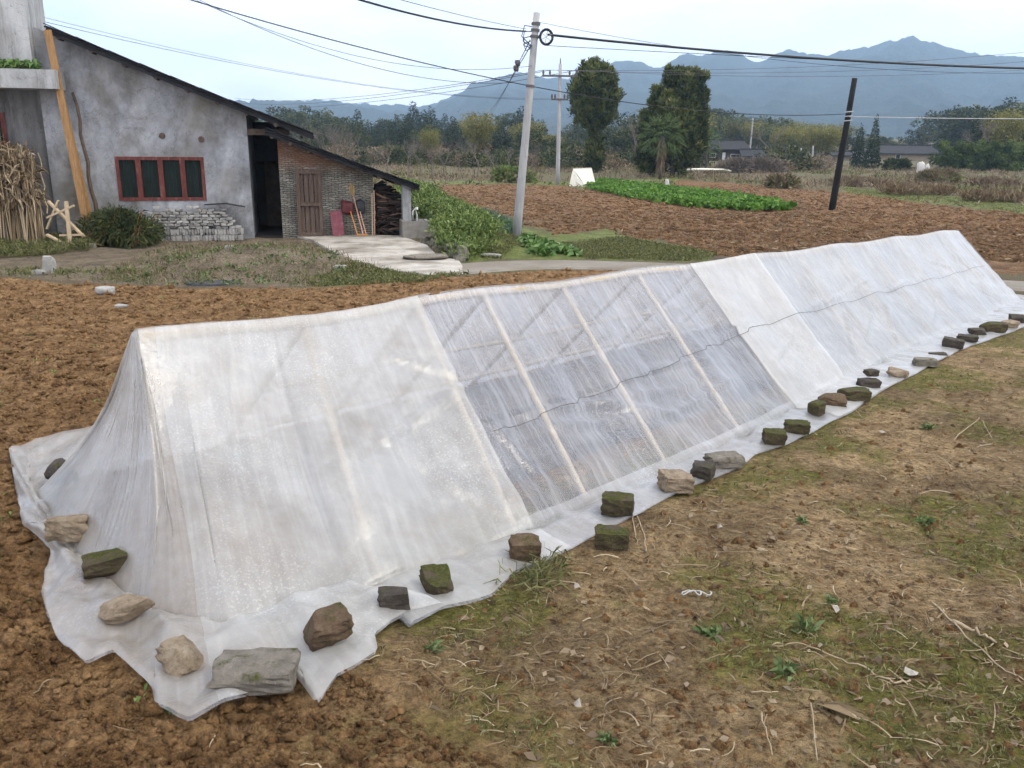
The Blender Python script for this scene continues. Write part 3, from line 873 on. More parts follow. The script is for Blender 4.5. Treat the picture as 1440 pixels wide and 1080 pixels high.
SL = [
 (88, 664, 34, .75, .9, .7, 'dark', False, 'stone', 'dark rounded stone in the film folds behind the tent end, farthest left of all', 'stone', (0, 0), 34),
 (100, 742, 50, .62, .8, .3, 'tan', False, 'stone', 'angular tan stone on the crumpled film, below the dark rounded stone', 'stone', (0, .1), 38),
 (151, 792, 52, .5, .62, .45, 'moss', True, 'brick', 'green mossy brick on the crumpled film at the tent end, between two tan stones', 'brick', (.05, -.1), 42),
 (179, 855, 62, .38, .5, .25, 'tan', False, 'stone', 'long flat tan stone lying on the film at the tent end, below the mossy brick', 'stone', (0, -.12), 32),
 (257, 917, 46, .62, 1.2, .8, 'tan', False, 'stone', 'tan earthy stone half under the film roll, left of the big grey block', 'stone', (.1, .1), 56),
 (361, 938, 104, .27, .62, .06, 'grey', True, 'concrete_block', 'big pale grey concrete block on the film, largest and nearest of all', 'block', (0, 0), 52),
 (460, 879, 62, .6, .8, .4, 'brown', False, 'brick', 'soil-caked brick on the film edge, right of the big grey block', 'brick', (.1, -.15), 58),
 (554, 838, 40, .6, .7, .25, 'dark', True, 'brick', 'dark mossy brick standing on the white film, right of the soil-caked brick', 'brick', (0, 0), 38),
 (614, 811, 38, .6, 1.25, .35, 'moss', True, 'brick', 'mossy brick lying slanted on the white film, pointing at the tent', 'brick', (.25, .1), 50),
 (738, 772, 42, .75, .8, .1, 'brown', True, 'brick', 'brown mossy square brick at the film edge above a grass tuft', 'brick', (.1, 0), 40),
 (868, 709, 43, .6, .75, -.2, 'moss', True, 'brick', 'green mossy brick at the film edge with straw hanging before it', 'brick', (0, 0), 33),
 (860, 757, 46, .58, .75, -.1, 'moss', True, 'brick', 'green mossy brick on bare soil, the only one off the film', 'brick', (0, 0), 33),
 (950, 676, 43, .5, .75, .2, 'tan', True, 'brick', 'broken tan brick on the film edge, left of a dark mossy one', 'brick', (.05, .1), 30),
 (988, 660, 30, .6, .8, -.5, 'dark', True, 'brick', 'dark brick wedged between the broken tan brick and a long flat one', 'brick', (0, 0), 26),
 (1018, 646, 50, .34, .5, .3, 'grey', True, 'brick', 'long flat grey-green brick on the film edge beside a dark one', 'brick', (0, 0), 25),
 (1088, 615, 29, .62, .8, -.1, 'moss', True, 'brick', 'left of the two small mossy bricks past the long flat brick', 'brick', (0, 0), 22),
 (1120, 601, 32, .45, .7, -.15, 'moss', True, 'brick', 'right of the two small mossy bricks past the long flat brick', 'brick', (0, 0), 17),
 (1149, 574, 20, .8, .9, .6, 'moss', True, 'brick', 'small upright mossy brick starting the row of three by the milky strip', 'brick', (0, 0), 20),
 (1170, 563, 33, .42, .7, -.1, 'brown', True, 'brick', 'brown brick in the middle of the row of three by the milky strip', 'brick', (0, 0), 17),
 (1200, 555, 36, .42, .7, .1, 'moss', True, 'brick', 'bright mossy brick ending the row of three by the milky strip', 'brick', (0, 0), 20),
 (1221, 540, 26, .45, .7, 0, 'dark', True, 'brick', 'dark brick carrying a smaller brick on its top', 'brick', (0, 0), 15),
 (1262, 524, 25, .45, .7, -.2, 'tan', False, 'stone', 'pale tan stone on the film edge right of the two piled bricks', 'stone', (0, 0), 13),
 (1300, 509, 27, .34, .6, -.1, 'grey', True, 'brick', 'flat grey brick between the pale tan stone and a thin dark tile', 'brick', (0, 0), 12),
 (1319, 497, 21, .16, .5, .1, 'dark', True, 'tile_piece', 'thin dark tile piece lying behind the flat grey brick', 'tile', (0, 0), 5),
 (1340, 483, 24, .45, .7, -.5, 'dark', True, 'brick', 'dark slanted brick just right of the thin tile piece', 'brick', (0, .1), 14),
 (1360, 476, 23, .35, .7, -.4, 'dark', True, 'brick', 'second dark brick right of the thin tile piece', 'brick', (0, 0), 11),
 (1374, 467, 19, .4, .7, .1, 'dark', True, 'brick', 'third dark brick right of the thin tile piece', 'brick', (0, 0), 9),
 (1396, 461, 26, .42, .7, .0, 'moss', True, 'brick', 'mossy brick near the far corner, left of a rounded tan stone', 'brick', (0, 0), 14),
 (1418, 456, 19, .5, .8, .2, 'tan', False, 'stone', 'rounded tan stone among dark bricks at the far corner', 'stone', (0, 0), 12),
 (1429, 449, 16, .6, .8, -.3, 'dark', True, 'brick', 'dark brick at the far corner right of the rounded tan stone', 'brick', (0, 0), 12),
]
for a in SL: stone(*a)
stone(1223, 538, 16, .5, .8, .4, 'dark', True, 'brick', 'small dark brick resting on top of another dark brick', 'brick', (0, 0), 8, lift=.085)
# ------------------------------------------------------------------ houses: local frame along the shed's front wall
HC = G(358, 336)
HA = math.radians(14)
HX = np.array([math.cos(HA), math.sin(HA)]); HY = np.array([-math.sin(HA), math.cos(HA)])
def W(u, v, off=0.):
    """photo pixel on the wall plane, 'off' metres behind it: (along, height) in the house frame"""
    d = ray(u, v)
    o = HC[:2] + HY * off
    t = (o @ HY) / (d[:2] @ HY)
    p = d * t
    return float((p[:2] - HC[:2]) @ HX), float(CAMH + p[2] - HC[2])
def HW(a, b, z=0.):
    q = HC[:2] + HX * a + HY * b
    return np.array([q[0], q[1], HC[2] + z])
def house_root(name, label, cat):
    return tag(empty(name, HC, HA), label, cat)

PLASTER = mat_noise('grey_plaster', [(.3, (.13, .128, .125)), (.5, (.275, .279, .29)), (.7, (.43, .432, .44))], 1.3, .95, .3, 14, stretch=(1, 1, .7), spots=(.6, .45, .68, (.17, .155, .125)), streaks=(1.5, .8, .5))
PLASTER_D = mat_noise('dark_concrete', [(.25, (.065, .062, .058)), (.5, (.125, .122, .117)), (.75, (.2, .195, .19))], 1.4, .95, .3, 14, stretch=(1.6, 1, .5), streaks=(2.2, .3, .7))  # darker concrete tone for the lower wall under the slab
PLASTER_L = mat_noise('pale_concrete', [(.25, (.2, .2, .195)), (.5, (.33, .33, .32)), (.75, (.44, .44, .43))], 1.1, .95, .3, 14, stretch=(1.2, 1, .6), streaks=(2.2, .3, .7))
WOOD_RED = mat_noise('red_painted_wood', [(.3, (.06, .016, .013)), (.55, (.13, .036, .028)), (.8, (.27, .16, .125))], 9, .7, .2, 40, stretch=(1, 1, .3))
GLASS_D, N, L, B = new_mat('dark_window_glass')
B.inputs['Base Color'].default_value = (.012, .02, .016, 1); B.inputs['Roughness'].default_value = .5; B.inputs['Specular IOR Level'].default_value = .08
WOOD = mat_noise('weathered_wood', [(.3, (.05, .033, .024)), (.55, (.115, .08, .06)), (.8, (.21, .16, .125))], 5, .85, .4, 18, stretch=(8, 8, .7))
WOOD_N = mat_noise('fresh_board', [(.3, (.17, .085, .032)), (.55, (.30, .17, .07)), (.8, (.44, .28, .13))], 5, .75, .3, 18, stretch=(6, 6, .6))
WOOD_P = mat_noise('pale_lath', [(.3, (.34, .25, .15)), (.6, (.48, .37, .24)), (.85, (.6, .48, .34))], 6, .8, .2, 20)
ROOFM = mat_noise('dark_roof_sheet', [(.3, (.009, .009, .01)), (.55, (.022, .022, .024)), (.8, (.06, .057, .055))], 3, .85, .4, 20)
TIMBER = mat_noise('roof_timber', [(.3, (.05, .035, .025)), (.6, (.11, .08, .055)), (.85, (.2, .15, .1))], 6, .85, .3, 20)
INSIDE = mat_noise('dark_bay_wall', [(.3, (.02, .018, .016)), (.7, (.05, .045, .04))], 2, .95)  # near-black base colour stands in for the shade inside the bay

# rough brick wall of the lean-to
m, N, L, B = new_mat('rough_brick')
tc = N.new('ShaderNodeTexCoord'); sp = N.new('ShaderNodeSeparateXYZ'); cb = N.new('ShaderNodeCombineXYZ')
L.new(tc.outputs['Object'], sp.inputs[0])
nzz = noise_node(N, L, tc.outputs['Object'], 4, 4)
ad = N.new('ShaderNodeMath'); ad.operation = 'MULTIPLY_ADD'; L.new(nzz, ad.inputs[0]); ad.inputs[1].default_value = .16; L.new(sp.outputs['Z'], ad.inputs[2])
L.new(sp.outputs['X'], cb.inputs[0]); L.new(ad.outputs[0], cb.inputs[1])
br = N.new('ShaderNodeTexBrick'); L.new(cb.outputs[0], br.inputs['Vector'])
br.inputs['Scale'].default_value = 1.0; br.inputs['Brick Width'].default_value = .19; br.inputs['Row Height'].default_value = .055; br.inputs['Mortar Size'].default_value = .012; br.inputs['Mortar Smooth'].default_value = .6
br.inputs['Color1'].default_value = (.29, .275, .235, 1); br.inputs['Color2'].default_value = (.18, .17, .145, 1); br.inputs['Mortar'].default_value = (.06, .052, .042, 1)
c = mixc(N, L, ramp_node(N, L, noise_node(N, L, tc.outputs['Object'], 3, 7), [(.35, (.65, .62, .6)), (.7, (1.2, 1.2, 1.15))]), (0, 0, 0), br.outputs['Color'], 'MIX')
c = mixc(N, L, 1.0, br.outputs['Color'], ramp_node(N, L, noise_node(N, L, tc.outputs['Object'], 2.5, 7), [(.35, (.6, .58, .55)), (.7, (1.25, 1.25, 1.2))]), 'MULTIPLY')
mr = N.new('ShaderNodeMapRange'); L.new(sp.outputs['Z'], mr.inputs['Value']); mr.inputs['From Min'].default_value = 1.75; mr.inputs['From Max'].default_value = 2.15
red = mixc(N, L, 1.0, mr.outputs[0], ramp_node(N, L, noise_node(N, L, tc.outputs['Object'], 1.8, 5), [(.3, .3), (.6, 1.)]), 'MULTIPLY')
c = mixc(N, L, red, c, (.17, .075, .038))          # the upper courses are red clay
L.new(c, B.inputs['Base Color']); B.inputs['Roughness'].default_value = .95
bp = N.new('ShaderNodeBump'); bp.inputs['Strength'].default_value = .9; bp.inputs['Distance'].default_value = .03
hm = mixc(N, L, .5, br.outputs['Fac'], noise_node(N, L, tc.outputs['Object'], 20, 6))
inv = N.new('ShaderNodeInvert'); L.new(hm, inv.inputs['Color']); L.new(inv.outputs[0], bp.inputs['Height']); L.new(bp.outputs['Normal'], B.inputs['Normal'])
BRICKW = m

# ---- the plastered shed
shed = house_root('plastered_shed', 'grey plastered farm shed with sloping dark roof and red-framed window', 'shed')
aL = W(78, 300)[0]; zt0 = W(78, 44)[1] + .1; zt1 = W(352, 158)[1] + .12
def topz(a): return zt0 + (zt1 - zt0) * (a - aL) / (0 - aL)
wx0, wz1 = W(161, 220); wx1, wz0 = W(291, 282)
T = .26
wall = MB()
wall.prism([(aL, -.4), (wx0, -.4), (wx0, topz(wx0)), (aL, topz(aL))], 0, T)
wall.prism([(wx1, -.4), (0, -.4), (0, topz(0)), (wx1, topz(wx1))], 0, T)
wall.prism([(wx0, -.4), (wx1, -.4), (wx1, wz0), (wx0, wz0)], 0, T)
wall.prism([(wx0, wz1), (wx1, wz1), (wx1, topz(wx1)), (wx0, topz(wx0))], 0, T)
wall.build('wall', PLASTER, shed)
MB().box(-.24, -.002, T, 6.2, -.3, zt1).box(aL, -.24, 6.0, 6.2, -.3, zt1).build('wall', PLASTER, shed)
win = MB()
fw = .085
win.box(wx0, wx1, -.02, .1, wz1 - fw, wz1).box(wx0, wx1, -.02, .1, wz0, wz0 + fw).box(wx0, wx0 + fw, -.02, .1, wz0 + fw, wz1 - fw).box(wx1 - fw, wx1, -.02, .1, wz0 + fw, wz1 - fw)
wo = win.build('window_frame', WOOD_RED, shed)
px_ = (wx1 - wx0) / 4
for i in range(1, 4):
    MB().box(wx0 + i * px_ - .065, wx0 + i * px_ + .065, -.012, .09, wz0 + fw, wz1 - fw).build('mullion', WOOD_RED, wo)
for i in range(4):
    MB().box(wx0 + i * px_ + .02, wx0 + (i + 1) * px_ - .02, .06, .072, wz0 + .04, wz1 - .04).build('pane', GLASS_D, wo)
    for j in range(1, 6):
        a = wx0 + i * px_ + px_ * j / 6
        MB().tube([(a, .045, wz0 + .05), (a, .045, wz1 - .05)], .007, 5).build('bar', ROOFM, wo)
for (u, v) in ((228, 191), (283, 196)):
    a, z = W(u, v)
    MB().tube([(a, .03, z), (a, -.025, z), (a, -.03, z)], [.085, .08, .03], 10).build('wooden_plug', WOOD, shed)
# roof: thick dark sheet over rafters, running back from the front edge
def roof(p0, p1, b0, b1, parent, thick=.10, name='roof', nw=34):
    (a0, z0), (a1, z1) = p0, p1
    mb = MB(); nb_ = nw
    # corrugated along the slope: ribs run down the slope
    L_ = math.hypot(a1 - a0, z1 - z0); sx, sz = (a1 - a0) / L_, (z1 - z0) / L_
    nx, nz2 = -sz, sx
    k = 60
    for i in range(k + 1):
        b = b0 + (b1 - b0) * i / k
        w = .022 * math.sin(i * 2.1) + .012 * math.sin(i * .37)
        for (a, z) in ((a0, z0), ((a0 + a1) / 2, (z0 + z1) / 2 - .03), (a1, z1)):
            mb.v.append((a + nx * w, b, z + nz2 * w)); mb.v.append((a + nx * (w - .035), b, z + nz2 * (w - .035)))
    for i in range(k):
        o = i * 6
        for c0 in (0, 2):
            mb.f.append((o + c0, o + c0 + 2, o + c0 + 8, o + c0 + 6)); mb.f.append((o + c0 + 1, o + c0 + 7, o + c0 + 9, o + c0 + 3))
        mb.f.append((o, o + 6, o + 7, o + 1)); mb.f.append((o + 4, o + 5, o + 11, o + 10))
    for c0 in (0, 2):
        mb.f.append((c0, c0 + 1, c0 + 3, c0 + 2)); o = k * 6; mb.f.append((o + c0, o + c0 + 2, o + c0 + 3, o + c0 + 1))
    r = mb.build(name, ROOFM, parent)
    MB().bar((a0, b0 + .08, z0 - .10), ((a0 + a1) / 2, b0 + .08, (z0 + z1) / 2 - .13), .07, thick).bar(((a0 + a1) / 2, b0 + .08, (z0 + z1) / 2 - .13), (a1, b0 + .08, z1 - .09), .07, thick).build('verge_board', ROOFM, r)
    for t in np.linspace(.04, .96, 9):
        a = a0 + (a1 - a0) * t; z = z0 + (z1 - z0) * t - .14 - .03 * math.sin(math.pi * t)
        MB().tube([(a, b0 + .02 + .1 * rnd.random(), z), (a, b1 - .1, z)], .055, 7).build('purlin', TIMBER, r)
    # uneven lapped sheets along the front edge
    for j in range(9):
        t0, t1 = j / 9, (j + 1.12) / 9
        t1 = min(t1, 1.0)
        za = z0 + (z1 - z0) * t0 - .03 * math.sin(math.pi * t0); zb = z0 + (z1 - z0) * t1 - .03 * math.sin(math.pi * t1)
        MB().bar((a0 + (a1 - a0) * t0, b0 + .16, za + .05), (a0 + (a1 - a0) * t1, b0 + .16, zb + .032), .44 + .05 * rnd.random(), .022).build('roof_sheet', ROOFM, r)
    return r
OV = -.55
roof(W(62, 36, OV), W(441, 189, OV), OV, 6.5, shed)
roof(W(372, 181, OV + .15), W(590, 262, OV + .15), OV + .15, 4.6, shed, .08)
# dark open bay, lintel, room with its gloom put into the wall colour
aD = W(396, 300, .15)[0]
ll = W(352, 186)[1]
MB().box(-.1, aD + .35, .02, .2, ll - .07, ll + .09).build('lintel', WOOD_P if False else TIMBER, shed)
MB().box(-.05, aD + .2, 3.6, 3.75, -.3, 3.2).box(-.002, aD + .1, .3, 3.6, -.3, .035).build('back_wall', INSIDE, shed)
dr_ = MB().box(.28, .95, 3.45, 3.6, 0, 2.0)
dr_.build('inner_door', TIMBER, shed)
# lean-to brick wall under the lower roof
aE = W(526, 300, .15)[0]
za = W(398, 193, .15)[1]; zb = W(526, 243, .15)[1]
MB().prism([(aD, -.4), (aE, -.4), (aE, zb), (aD, za)], .15, .38).build('brick_wall', BRICKW, shed)
MB().box(aD, aD + .22, .38, 3.6, -.3, zb).box(aE - .22, aE, .38, 3.6, -.3, zb).build('brick_wall', BRICKW, shed)
# concrete post at the corner of the lean-to
pa0 = W(566, 300, -.1)[0]; pa1 = W(578, 300, -.1)[0]; pz = W(572, 258, -.1)[1]
MB().box(pa0, pa1, -.2, .1, -.4, pz).build('post', PLASTER_L, shed)

# plank door leaning against the lean-to wall
da0, dz1 = W(415, 239, .1); da1, dz0 = W(455, 331, .1)
door = tag(empty('plank_door', HW(da0, .04, dz0), HA), 'weathered brown plank door set against the brick lean-to wall', 'door')
dw, dh = da1 - da0, dz1 - dz0
door.rotation_euler = (math.radians(-2.0), 0, HA)
for i in range(4):
    MB().box(.07 + (dw - .14) * i / 4 + .012, .07 + (dw - .14) * (i + 1) / 4 - .012, -.03, .0, .08, dh - .08).build('plank', WOOD, door)
for (x0, x1, z0, z1) in ((0, .09, 0, dh), (dw - .09, dw, 0, dh), (.09, dw - .09, 0, .1), (.09, dw - .09, dh - .1, dh), (.09, dw - .09, dh * .46, dh * .46 + .1)):
    MB().box(x0, x1, -.085, .01, z0, z1).build('rail', WOOD, door)

# things leaning on the lean-to wall
MAROON = mat_noise('worn_maroon_board', [(.3, (.12, .03, .04)), (.55, (.2, .065, .08)), (.75, (.34, .2, .2))], 8, .8, .2, 30)
a0, z0 = W(469, 331, 0.); a1, z1 = W(485, 296, 0.)
bd = MB().box(0, a1 - a0 - .02, -.02, .01, 0, z1 - z0).build('board', MAROON, None)
bd.location = HW(a0 - .02, -.06, .05); bd.rotation_euler = (math.radians(-8), math.radians(-4), HA)
tag(bd, 'worn maroon board leaning low on the brick wall beside the plank door', 'board')
ORANGE = mat_noise('orange_handle', [(.3, (.45, .16, .03)), (.7, (.62, .27, .06))], 9, .6)
PINKW = mat_noise('pinkish_stick', [(.3, (.40, .2, .12)), (.7, (.58, .34, .24))], 9, .7)
STRAWB = mat_noise('broom_straw', [(.3, (.3, .2, .08)), (.6, (.48, .34, .15)), (.85, (.62, .48, .26))], 12, .85)
BLACKP = mat_noise('black_plastic', [(.3, (.012, .013, .015)), (.7, (.04, .04, .045))], 12, .4)
REDP = mat_noise('red_plastic', [(.3, (.05, .012, .014)), (.7, (.13, .03, .03))], 12, .5)
def leaner(name, u0, v0, u1, v1, r, mat, label, cat, off0=-.35, off1=.08):
    p0 = W(u0, v0, off0); p1 = W(u1, v1, off1)
    A = HW(p0[0], off0, max(p0[1], .05)); Bq = HW(p1[0], off1, p1[1])
    o = empty(name, A); MB().tube([(0, 0, 0), tuple(Bq - A)], r, 7).build('handle', mat, o)
    tag(o, label, cat)
    return o, A, Bq
o, A, Bq = leaner('broom', 511, 331, 497, 276, .016, PINKW, 'upturned straw broom leaning on the brick wall, its head up', 'broom')
dv = (Bq - A) / np.linalg.norm(Bq - A)
hp = Bq - A
n_ = 130; th = rs.uniform(0, 2 * np.pi, n_); rr = np.sqrt(rs.uniform(0, 1, n_))
C_ = hp + np.stack([.03 * rr * np.cos(th), .03 * rr * np.sin(th), np.zeros(n_)], 1)
D_ = dv + np.stack([.22 * rr * np.cos(th), .12 * rr * np.sin(th), np.zeros(n_)], 1)
v_, f_, t_ = leaves_arrays(C_, D_, rs.uniform(.45, .62, n_), .02, rs.uniform(0, 1, n_), .02)
link('straw_head', mesh_np('straw_head', v_, f_), STRAWB, o)
o, A, Bq = leaner('rake', 503, 331, 489, 284, .014, ORANGE, 'orange-handled tool leaning on the brick wall left of the broom', 'rake')
MB().bar((-.02, 0, .02), (.28, .03, .02), .04, .03).build('head', ORANGE, o)
o, A, Bq = leaner('shovel_pole', 515, 330, 503, 285, .014, PINKW, 'thin pinkish pole leaning behind the broom on the brick wall', 'pole')
leaner('bamboo_pole', 524, 331, 523, 272, .017, WOOD_P, 'left upright pale pole at the brick wall corner by the firewood', 'pole', -.1, .05)
leaner('bamboo_pole', 527, 331, 526, 268, .014, PINKW, 'right upright pinkish pole at the brick wall corner by the firewood', 'pole', -.05, .05)
def sack(u, v, w, h, mat, label):
    a, z = W(u, v, .0)
    mb = block(w, .16, h, .22, int(u), 6, False)
    o = mb.build('hanging_bag', mat, None, True); o.location = HW(a, .02, z); o.rotation_euler = (0, 0, HA)
    return tag(o, label, 'bag')
sack(488, 291, .34, .4, REDP, 'dark red bag hanging on the brick wall left of the broom')
sack(507, 291, .26, .38, BLACKP, 'black bag hanging on the brick wall right of the broom')

# firewood stack under the lean-to
FIRE = mat_leaf('firewood', [(0, (.018, .013, .011)), (.5, (.045, .032, .026)), (.85, (.10, .07, .05)), (1, (.22, .13, .085))], .9, 0)
V_, F_, T_ = [], [], []
fa0 = W(529, 300, .6)[0]; fa1 = W(566, 300, .6)[0]; ftop = W(545, 252, .6)[1]
cnt = 0
for i in range(620):
    t = rnd.random(); a = fa0 + (fa1 - fa0 + .2) * rnd.random()
    zm = ftop * (1.0 - .38 * ((a - fa0) / (fa1 - fa0))) * .97
    z = .06 + (zm - .06) * rnd.random(); b = .2 + .9 * rnd.random() ** 1.5
    ang = rnd.gauss(0, .22); ln = rnd.uniform(.35, .8); r = rnd.uniform(.012, .035)
    m_ = MB().tube([(a - ln / 2 * math.cos(ang), b, max(.03, z - ln / 2 * math.sin(ang))), (a + rnd.gauss(0, .03), b + .05 * rnd.gauss(0, 1), z + rnd.gauss(0, .02)), (a + ln / 2 * math.cos(ang), b + .1 * rnd.gauss(0, 1), max(.03, z + ln / 2 * math.sin(ang)))], r, 4)
    q = np.array(m_.v); q[:, 0] = np.clip(q[:, 0], fa0 - .02, fa1 + .25)
    ff = [f for f in m_.f if len(f) == 4]
    V_.append(q); F_.append(np.array(ff) + cnt); T_.append(np.full(len(q), rnd.random() ** 1.6)); cnt += len(q)
fo = empty('firewood_stack', HC, HA); tag(fo, 'dark stack of thin firewood branches under the lean-to roof', 'firewood')
o = link('branches', mesh_np('branches', np.concatenate(V_), np.concatenate(F_), False, {'tint': np.concatenate(T_)}), FIRE, fo); o['kind'] = 'stuff'

# water tank with tap
TANK = mat_noise('tank_concrete', [(.3, (.15, .135, .115)), (.55, (.24, .225, .2)), (.8, (.34, .32, .29))], 3, .9, .35, 20, spots=(2, .5, .7, (.13, .11, .085)))
ta0, tz1 = W(566, 319, -.7); ta1, tz0 = W(606, 341, -.7)
tank = tag(empty('water_tank', HW(ta0, -.7, 0), HA), 'open concrete water tank at the foot of the lean-to post', 'tank')
tw = ta1 - ta0; td = .8
tz1 = max(tz1, .5)
for (x0, x1, y0, y1) in ((0, tw, 0, .1), (0, tw, td - .1, td), (0, .1, .1, td - .1), (tw - .1, tw, .1, td - .1)):
    MB().box(x0, x1, y0, y1, -.2, tz1 + rnd.uniform(-.004, .004)).build('side', TANK, tank)
WATER, N, L, B = new_mat('tank_water'); B.inputs['Base Color'].default_value = (.03, .035, .025, 1); B.inputs['Roughness'].default_value = .08
MB().box(.1, tw - .1, .1, td - .1, -.1, tz1 - .16).build('water', WATER, tank)
tap = tag(empty('water_tap', HW(*[W(584, 300, -.1)[0], -.05, 0]), HA), 'white bent water pipe beside the post above the tank', 'tap')
WHITEP = mat_noise('white_pipe', [(.3, (.5, .5, .48)), (.7, (.72, .72, .7))], 20, .5)
pzt = W(582, 300, -.1)[1]
MB().tube([(.05, 0, 0), (.05, 0, pzt * .95), (.0, -.02, pzt + .14), (-.07, -.04, pzt + .06), (-.08, -.04, pzt - .18)], .022, 8).build('pipe', WHITEP, tap, True)
MB().tube([(.05, -.02, pzt + .1), (.05, .0, pzt + .17)], .04, 8).build('valve', WHITEP, tap)
# round well cover
wp = G(598, 366)
wc = block(1.0, .9, .16, .08, 5, 6, False); o = wc.build('well_cover', ST['grey'], None, True); o.location = (wp[0], wp[1], wp[2] + .07)
tag(o, 'round mossy stone slab at the edge of the concrete yard', 'stone slab')
# rubble retaining wall below the green bank
RUB = stone_mat('rubble_stone', [(.3, (.11, .095, .075)), (.55, (.22, .2, .165)), (.8, (.36, .33, .29))], .6)
rw = tag(empty('rubble_wall', G(625, 350)), 'rough rubble stone retaining wall between yard and green bank', 'stone wall')
A_ = [G(u, v)[:2] for u, v in ((606, 344), (622, 352), (640, 362), (652, 368))]
rl = resample(A_, .2); rbase = np.array(rw.location)
for i, q in enumerate(rl):
    hmax = .38 - .22 * i / len(rl)
    z = 0.
    while z < hmax:
        s = rnd.uniform(.16, .34); h_ = s * rnd.uniform(.5, .8)
        me = block(s, s * .8, h_, .2, i * 13 + int(z * 90), 3, False).mesh('stone')
        o = link('stone', me, RUB, rw, (q[0] + rnd.gauss(0, .05) + .12 * z - rbase[0], q[1] + rnd.gauss(0, .05) + .25 * z - rbase[1], z + h_ * .4), (rnd.gauss(0, .15), rnd.gauss(0, .15), rnd.uniform(0, 3)))
        z += h_ * .82

# ---- stack of old whitewashed bricks under the window
PALEB = stone_mat('pale_old_brick', [(.3, (.25, .235, .205)), (.55, (.40, .385, .35)), (.8, (.52, .51, .48))], .0)
PALEB2 = stone_mat('greyer_old_brick', [(.3, (.17, .16, .14)), (.55, (.29, .275, .25)), (.8, (.42, .41, .38))], .05)
bs_a0, bs_a1 = W(212, 330, -.3)[0], W(346, 330, -.3)[0]; bs_top = W(270, 297, -.3)[1]
stack = tag(empty('brick_stack', HW((bs_a0 + bs_a1) / 2, -.3), HA), 'stack of pale old bricks piled under the red window', 'bricks')
bme = []
for j in range(6):
    me = block(.158, .22, .074, .05, 900 + j, 2, True).mesh('brick'); me.materials.append(PALEB if j % 3 else PALEB2); bme.append(me)
bmu = []
for j in range(4):
    me = block(.072, .22, .158, .05, 950 + j, 2, True).mesh('brick'); me.materials.append(PALEB if j % 3 else PALEB2); bmu.append(me)
ac = (bs_a0 + bs_a1) / 2; nbr = 0
for row in range(2):                                   # two courses on end
    a = bs_a0 + .02 * row
    while a < bs_a1 - .04:
        link('brick', rnd.choice(bmu), None, stack, (a - ac, rnd.gauss(0, .012), .085 + row * .163), (rnd.gauss(0, .02), rnd.gauss(0, .03), rnd.gauss(0, .03))); a += .0755
        nbr += 1
z = .085 + 2 * .163 - .045; row = 0
while z < bs_top + .15:
    a = bs_a0 + (.05 if row % 2 else .1)
    while a < bs_a1 - .05:
        t = (a - bs_a0) / (bs_a1 - bs_a0)
        lim = bs_top + .10 * math.sin(t * 5 + .5) + (.1 if .45 < t < .8 else 0) - (.35 * max(0, (t - .82) / .18)) + rnd.gauss(0, .03)
        if z < lim and rnd.random() > .03:
            link('brick', rnd.choice(bme), None, stack, (a - ac, rnd.gauss(0, .02), z), (rnd.gauss(0, .02), rnd.gauss(0, .025), rnd.gauss(0, .05)))
            nbr += 1
        a += .163 + rnd.uniform(0, .008)
    z += .0765; row += 1
a, z = W(318, 297, -.3)
o = MB().prism([(-.55, 0), (0, .03), (.5, -.06), (.5, -.04), (0, .055), (-.55, .02)], -.14, .1).build('roof_shard', ROOFM, None); o.location = HW(a, -.3, bs_top + .16); o.rotation_euler = (0, 0, HA)
tag(o, 'thin dark shard lying on top of the pale brick stack', 'shard')

# ---- the taller concrete house at the left edge
hs = house_root('concrete_house', 'tall bare concrete house at the left edge with projecting balcony slab', 'house')
xl = W(-260, 300)[0]; zs0 = W(40, 124, -.9)[1]; zs1 = W(40, 97, -.9)[1]; xs1 = W(79, 110, -.9)[0]
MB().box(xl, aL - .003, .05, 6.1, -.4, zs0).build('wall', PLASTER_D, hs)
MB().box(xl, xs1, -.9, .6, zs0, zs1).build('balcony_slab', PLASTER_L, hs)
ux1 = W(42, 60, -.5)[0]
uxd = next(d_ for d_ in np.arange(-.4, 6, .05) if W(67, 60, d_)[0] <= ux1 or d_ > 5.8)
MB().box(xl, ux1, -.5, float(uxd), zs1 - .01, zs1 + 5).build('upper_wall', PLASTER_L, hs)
rx1, rz0 = W(12, 206); rx0, rz1 = W(-60, 157)
wf = MB().box(rx1 - .1, rx1, -.0, .07, rz0, rz1).box(rx0, rx1 - .1, -.0, .07, rz0, rz0 + .1).box(rx0, rx1 - .1, -.0, .07, rz1 - .1, rz1).build('window_frame', WOOD_RED, hs)
MB().box(rx0, rx1 - .1, .02, .045, rz0 + .1, rz1 - .1).build('pane', GLASS_D, wf)

# boards and pole leaning at the join of the two houses
def lean_board(u0, v0, u1, v1, w, th, mat, name, label, cat, off0=-.75, off1=-.12, tube=False):
    p0 = W(u0, v0, off0); p1 = W(u1, v1, off1)
    A = HW(p0[0], off0, max(p0[1], .02)); Bq = HW(p1[0], off1, p1[1])
    if tube:
        k = 9; pts = [(Bq - A) * i / k + np.array([.035 * math.sin(i * 1.9), 0, 0]) for i in range(k + 1)]
        o = MB().tube(pts, [w * (1.1 - .4 * i / k) for i in range(k + 1)], 7).build(name, mat)
    else:
        o = MB().bar((0, 0, 0), tuple(Bq - A), w, th, up=(-HY[0], -HY[1], 0)).build(name, mat)
    o.location = [float(c) for c in A]
    return tag(o, label, cat)
lean_board(122, 318, 67, 42, .17, .04, WOOD_N, 'long_board', 'longest orange-brown board leaning at the corner of the two houses', 'board', -.8, -.62)
lean_board(129, 312, 80, 108, .13, .03, WOOD_N, 'long_board', 'shorter orange-brown board leaning against the longest board', 'board', -.7, -.1)
